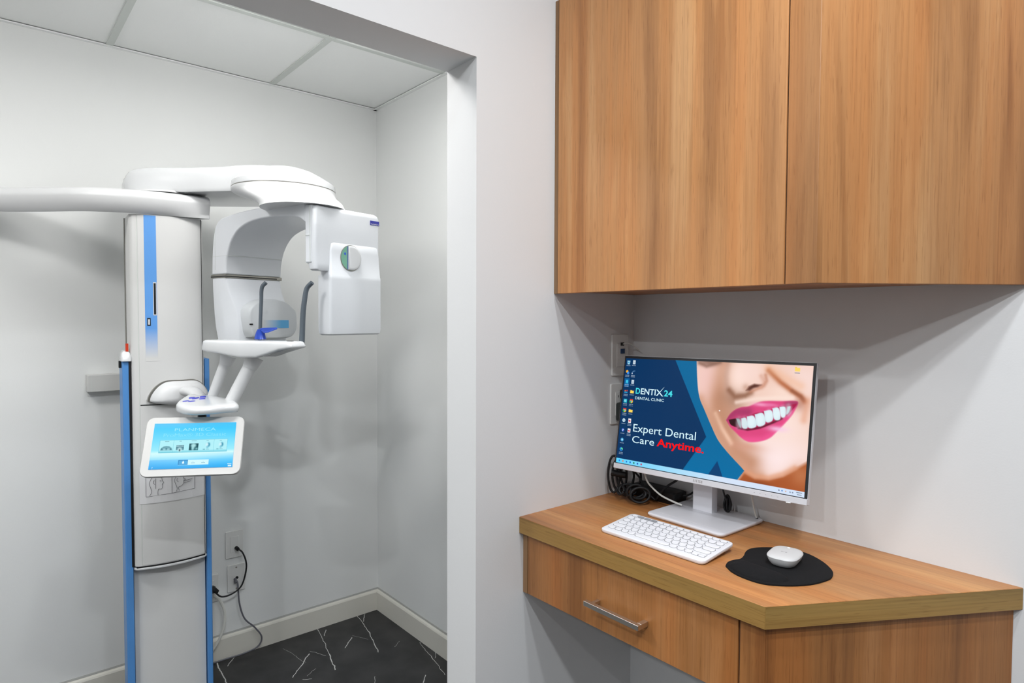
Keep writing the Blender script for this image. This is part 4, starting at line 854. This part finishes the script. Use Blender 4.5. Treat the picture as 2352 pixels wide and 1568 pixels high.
# ------------------------------------------------------------------ keyboard
KA = R(1.0); kb = thing('keyboard', 'slim white keyboard with round keys in front of the monitor base', 'keyboard', (.346, -.314, ZD), KA)
KW, KD = .276, .124; tilt = math.atan2(.0115, KD)
KF = WM[kb.name] @ Matrix.Translation((0, -KD/2, .0008)) @ Matrix.Rotation(tilt, 4, 'X') @ Matrix.Translation((0, KD/2, 0))
obj('case', loft([[(x, y, z) for x, y in rrect(KW*k, KD*(1-(1-k)*2), .012, 5)] for z, k in ((.0, .985), (.002, .997), (.005, 1), (.0075, .997), (.0085, .985))]), M_kb, kb, frame=KF, sharp=40)
obj('riser', bx(-KW/2+.012, KW/2-.012, KD/2-.020, KD/2-.006, -.0105, .0005), M_kb, kb, frame=KF, bevel=.001)
kmesh = {}
def key(x, y, wx, wy, m_, lab=None):
    kk = (round(wx, 4), round(wy, 4), m_.name)
    if kk not in kmesh:
        r_ = min(wx, wy)/2*.98; n = 5
        bm = loft([[(a, b_, z) for a, b_ in rrect(wx*k, wy*k, r_*k, n)] for z, k in ((.0, 1), (.0010, .985), (.0014, .93), (.0011, .6))])
        prism([(a, b_, -.0003) for a, b_ in rrect(wx+.0016, wy+.0016, r_, n)], (0, 0, .00045), bm, 1, 1)
        o = obj('key', bm, [m_, M_well], kb, world=False, sharp=50); kmesh[kk] = o
    else:
        o = kmesh[kk].copy(); C.objects.link(o); o.parent = kb
    o.matrix_local = WM[kb.name].inverted() @ KF @ Matrix.Translation((x, y, .0086))
    if lab: o['label'] = lab
px_, py_ = .0182, .0182; x_l = -.1285
for i in range(14):
    key(x_l+.009+i*.01835, .0500, .0150, .0085, M_keyg if i in (1, 2, 3) else M_key, 'grey pairing key' if i in (1, 2, 3) else None)
for i in range(13): key(x_l+.009+i*.01835, .0345, .0155, .0145, M_key)
key(x_l+.009+13*.01835, .0345, .0160, .0145, M_key)
for r_, (y, o0, n) in enumerate(((.0165, .020, 11), (-.0015, .0245, 11), (-.0195, .0335, 10))):
    w0 = o0+.0005
    key(x_l+w0/2, y, w0-.002, .0145, M_key)
    for i in range(n): key(x_l+o0+.0095+i*.01835, y, .0155, .0155, M_key)
    xr = x_l+o0+.001+n*.01835; key((xr+.1290)/2, y, .1290-xr-.002, .0145, M_key)
for x, wd in ((-.119, .0165), (-.100, .0165), (-.0815, .0165), (-.0625, .0165)): key(x, -.0375, wd, .0150, M_key)
key(-.006, -.0375, .0900, .0150, M_key)
for x in (.0500, .0690, .0880): key(x, -.0375, .0160, .0135, M_key)
for x, y in ((.105, -.0415), (.121, -.0415), (.121, -.0335)): key(x, y, .0145, .0065, M_key)

# ------------------------------------------------------------------ mouse pad and mouse
padpx = [(1666.5, 1299), (1672, 1291), (1686, 1286.5), (1700, 1284), (1708, 1277), (1713, 1267), (1724, 1260.5), (1750, 1257.5), (1800, 1259.5), (1850, 1270), (1888, 1289), (1911, 1310), (1912, 1323), (1900, 1332), (1860, 1342), (1805, 1344.5), (1750, 1339.5), (1705, 1325), (1680, 1312)]
pc = [on(a, b_, 2, ZD+.002) for a, b_ in padpx]; pcl = spline(pc+[pc[0]], 4)[:-1]; pcc = sum(pc, Vector())/len(pc)
pad = thing('mouse_pad', 'black kidney-shaped mouse pad with wrist rest under the mouse', 'mouse pad', (pcc.x, pcc.y, ZD))
def pring(z, k): return [Vector((pcc.x+(p.x-pcc.x)*k, pcc.y+(p.y-pcc.y)*k, z)) for p in pcl]
obj('pad_sheet', loft([pring(ZD+.0003, 1), pring(ZD+.003, 1), pring(ZD+.0036, .99)]), M_pad, pad, sharp=50)
wr = [on(a, b_, 2, ZD+.004) for a, b_ in ((1672, 1299), (1686, 1292), (1703, 1290), (1735, 1301), (1775, 1315), (1812, 1330), (1800, 1336), (1760, 1335), (1715, 1324), (1688, 1311))]
wc = sum(wr, Vector())/len(wr); wl = spline(wr+[wr[0]], 4)[:-1]
obj('wrist_rest', loft([[Vector((wc.x+(p.x-wc.x)*k, wc.y+(p.y-wc.y)*k, z)) for p in wl] for z, k in ((ZD+.0034, 1), (ZD+.007, .95), (ZD+.011, .82), (ZD+.0135, .6), (ZD+.0145, .3))]), M_pad, pad, sharp=80)
mpos = on(1803, 1283, 2, ZD+.012); MR = R(10)
ms = thing('mouse', 'rounded white wireless mouse sitting on the black mouse pad', 'mouse', (mpos.x, mpos.y, ZD+.0037), MR)
def sq(a, b_, z, p=3.2, n=40, dy=0):
    out = []
    for i in range(n):
        t_ = 2*math.pi*i/n; c_, s_ = math.cos(t_), math.sin(t_); out.append((a*math.copysign(abs(c_)**(2/p), c_), dy+b_*math.copysign(abs(s_)**(2/p), s_), z))
    return out
MF = WM[ms.name]
obj('lower_shell', loft([sq(.018, .028, .0), sq(.023, .033, .0025), sq(.0275, .0375, .009), sq(.0305, .0405, .0165), sq(.0308, .0408, .0180)]), M_mouse, ms, frame=MF, sharp=60)
obj('shell_gap', loft([sq(.0309, .0409, .0179), sq(.0309, .0409, .0187)]), M_logo, ms, frame=MF)
obj('top_shell', loft([sq(.0308, .0408, .0186), sq(.0303, .0402, .0198), sq(.0286, .0382, .0216), sq(.0250, .0335, .0230), sq(.018, .025, .0240), sq(.008, .012, .0244)]), M_mouse, ms, frame=MF, sharp=60)
obj('scroll_wheel', tube([(-.0025, .026, .0206), (.0025, .026, .0206)], .0045, n=0, seg=16), M_plate, ms, frame=MF)
obj('logo_print', merge(bx(-.006, -.0048, -.008, -.004, .0238, .0246), bx(-.0035, -.0023, -.008, -.004, .0238, .0246), bx(-.001, .0002, -.008, -.004, .0238, .0246), bx(.002, .0055, -.008, -.004, .0238, .0246)), M_logo, ms, frame=MF, smooth=False)

# ------------------------------------------------------------------ cables and power brick behind the monitor
t = thing('power_brick', 'long black power adapter lying on the desk behind the monitor', 'power adapter', (.14, -.035, ZD))
obj('brick_body', loft([[(x, y, z) for x, y in rrect(a, b_, .006, 3)] for z, a, b_ in ((ZD+.0003, .146, .054), (ZD+.003, .150, .058), (ZD+.029, .150, .058), (ZD+.032, .144, .052))]), M_black, t, frame=Matrix.Translation((.124, -.040, 0)) @ Matrix.Rotation(R(0), 4, 'Z'), sharp=40)
obj('brick_cord', tube([(.195, -.03, ZD+.02), (.212, -.022, ZD+.025), (.235, -.020, ZD+.05), (.25, -.025, 1.05)], .0025), M_black, t)
random.seed(4)
t = thing('cable_bundle', 'tied bundle of coiled black cable in the desk corner behind the monitor', 'cable', (.06, -.10, ZD))
bm = bmesh.new()
for k in range(4):       # upright hank of loops hanging in front of the wall
    o_ = Vector((.035+.012*k, -.125+.006*k, 0)); hh = .105-.010*k; wd = .016+.004*k
    pts = [o_+Vector((wd*math.sin(a)*.8, wd*math.sin(a)*.6+.004*k, ZD+.012+hh*(.5-.5*math.cos(a))+.004*k)) for a in [2*math.pi*i/12+.2*k for i in range(13)]]
    tube(pts, .0033, bm, seg=7, n=4)
for k in range(7):       # loose tangle lying against the brick
    c_ = Vector((.070+.011*k+random.uniform(-.004, .004), -.128+random.uniform(-.008, .012), ZD+.028)); rr = random.uniform(.016, .026); az = random.uniform(-.7, .9); tl = random.uniform(.5, 1.0)
    pts = [c_+Vector((rr*math.cos(a)*math.cos(az), rr*math.cos(a)*math.sin(az)+rr*math.sin(a)*(1-tl)*.7, max(-.024, rr*math.sin(a)*tl))) for a in [2*math.pi*i/12+.5*k for i in range(13)]]
    tube(pts, .0036, bm, seg=7, n=4)
obj('coiled_cord', bm, M_black, t, sharp=80)
obj('cable_tie', tube([(.030, -.130, ZD+.070), (.045, -.118, ZD+.066), (.062, -.106, ZD+.064)], .009, seg=10, n=2), M_black, t)
tube_pts = [(.045, -.118, ZD+.11), (.075, -.10, ZD+.085), (.105, -.095, ZD+.06), (.12, -.092, ZD+.03), (.15, -.088, ZD+.01)]
obj('loose_cord', tube(tube_pts, .003), M_black, t)
obj('loose_cord', tube([(.15, -.085, ZD+.01), (.18, -.078, ZD+.05), (.205, -.06, ZD+.075), (.225, -.06, ZD+.12)], .003), M_black, t)
cable('white_cable', 'white cable sloping from behind the monitor onto the stand base left side',
      [on(1478, 1076, 1, -.110), on(1486, 1103, 1, -.115), on(1497, 1118, 1, -.110), on(1518, 1137, 1, -.105), on(1545, 1151, 1, -.100), on(1566, 1159.5, 1, -.092)], .0024, M_cablew)
cable('white_cable', 'thin white cable hanging right of the stand column', [(.392, -.045, 1.07), (.400, -.040, 1.02), (.408, -.033, .965), (.413, -.028, ZD+.008)], .0022, M_cablew,
      [('plug_tip', tube([(.4125, -.0285, ZD+.012), (.4135, -.0275, ZD+.003)], .0032, n=0, seg=8), M_black)])
t = thing('tied_cable', 'small black cable knot hanging right of the stand column', 'cable', (.345, -.05, ZD))
bm = bmesh.new()
for k in range(5):
    a = random.uniform(0, 3); c_ = Vector((.343, -.046, ZD+.036))
    tube([c_+Vector((.011*math.cos(q)*math.cos(a), .007*math.cos(q)*math.sin(a), .017*math.sin(q)+.002*k-.004)) for q in [2*math.pi*i/8 for i in range(9)]], .0026, bm, seg=6, n=4)
obj('knot', bm, M_black, t, sharp=80)
obj('cord', tube([(.343, -.052, ZD+.045), (.336, -.054, ZD+.065), (.337, -.06, ZD+.085), (.341, -.07, 1.06)], .0022), M_black, t)
obj('connector', tube([(.340, -.068, 1.030), (.340, -.072, 1.052)], .009, n=0, seg=10), M_black, t)
cable('thin_white_lead', 'thin white lead leaving the upper wall plate beside the monitor top', [(.010, -.061, 1.3635), (.020, -.055, 1.366), (.030, -.045, 1.362), (.045, -.03, 1.345)], .0015, M_cablew)
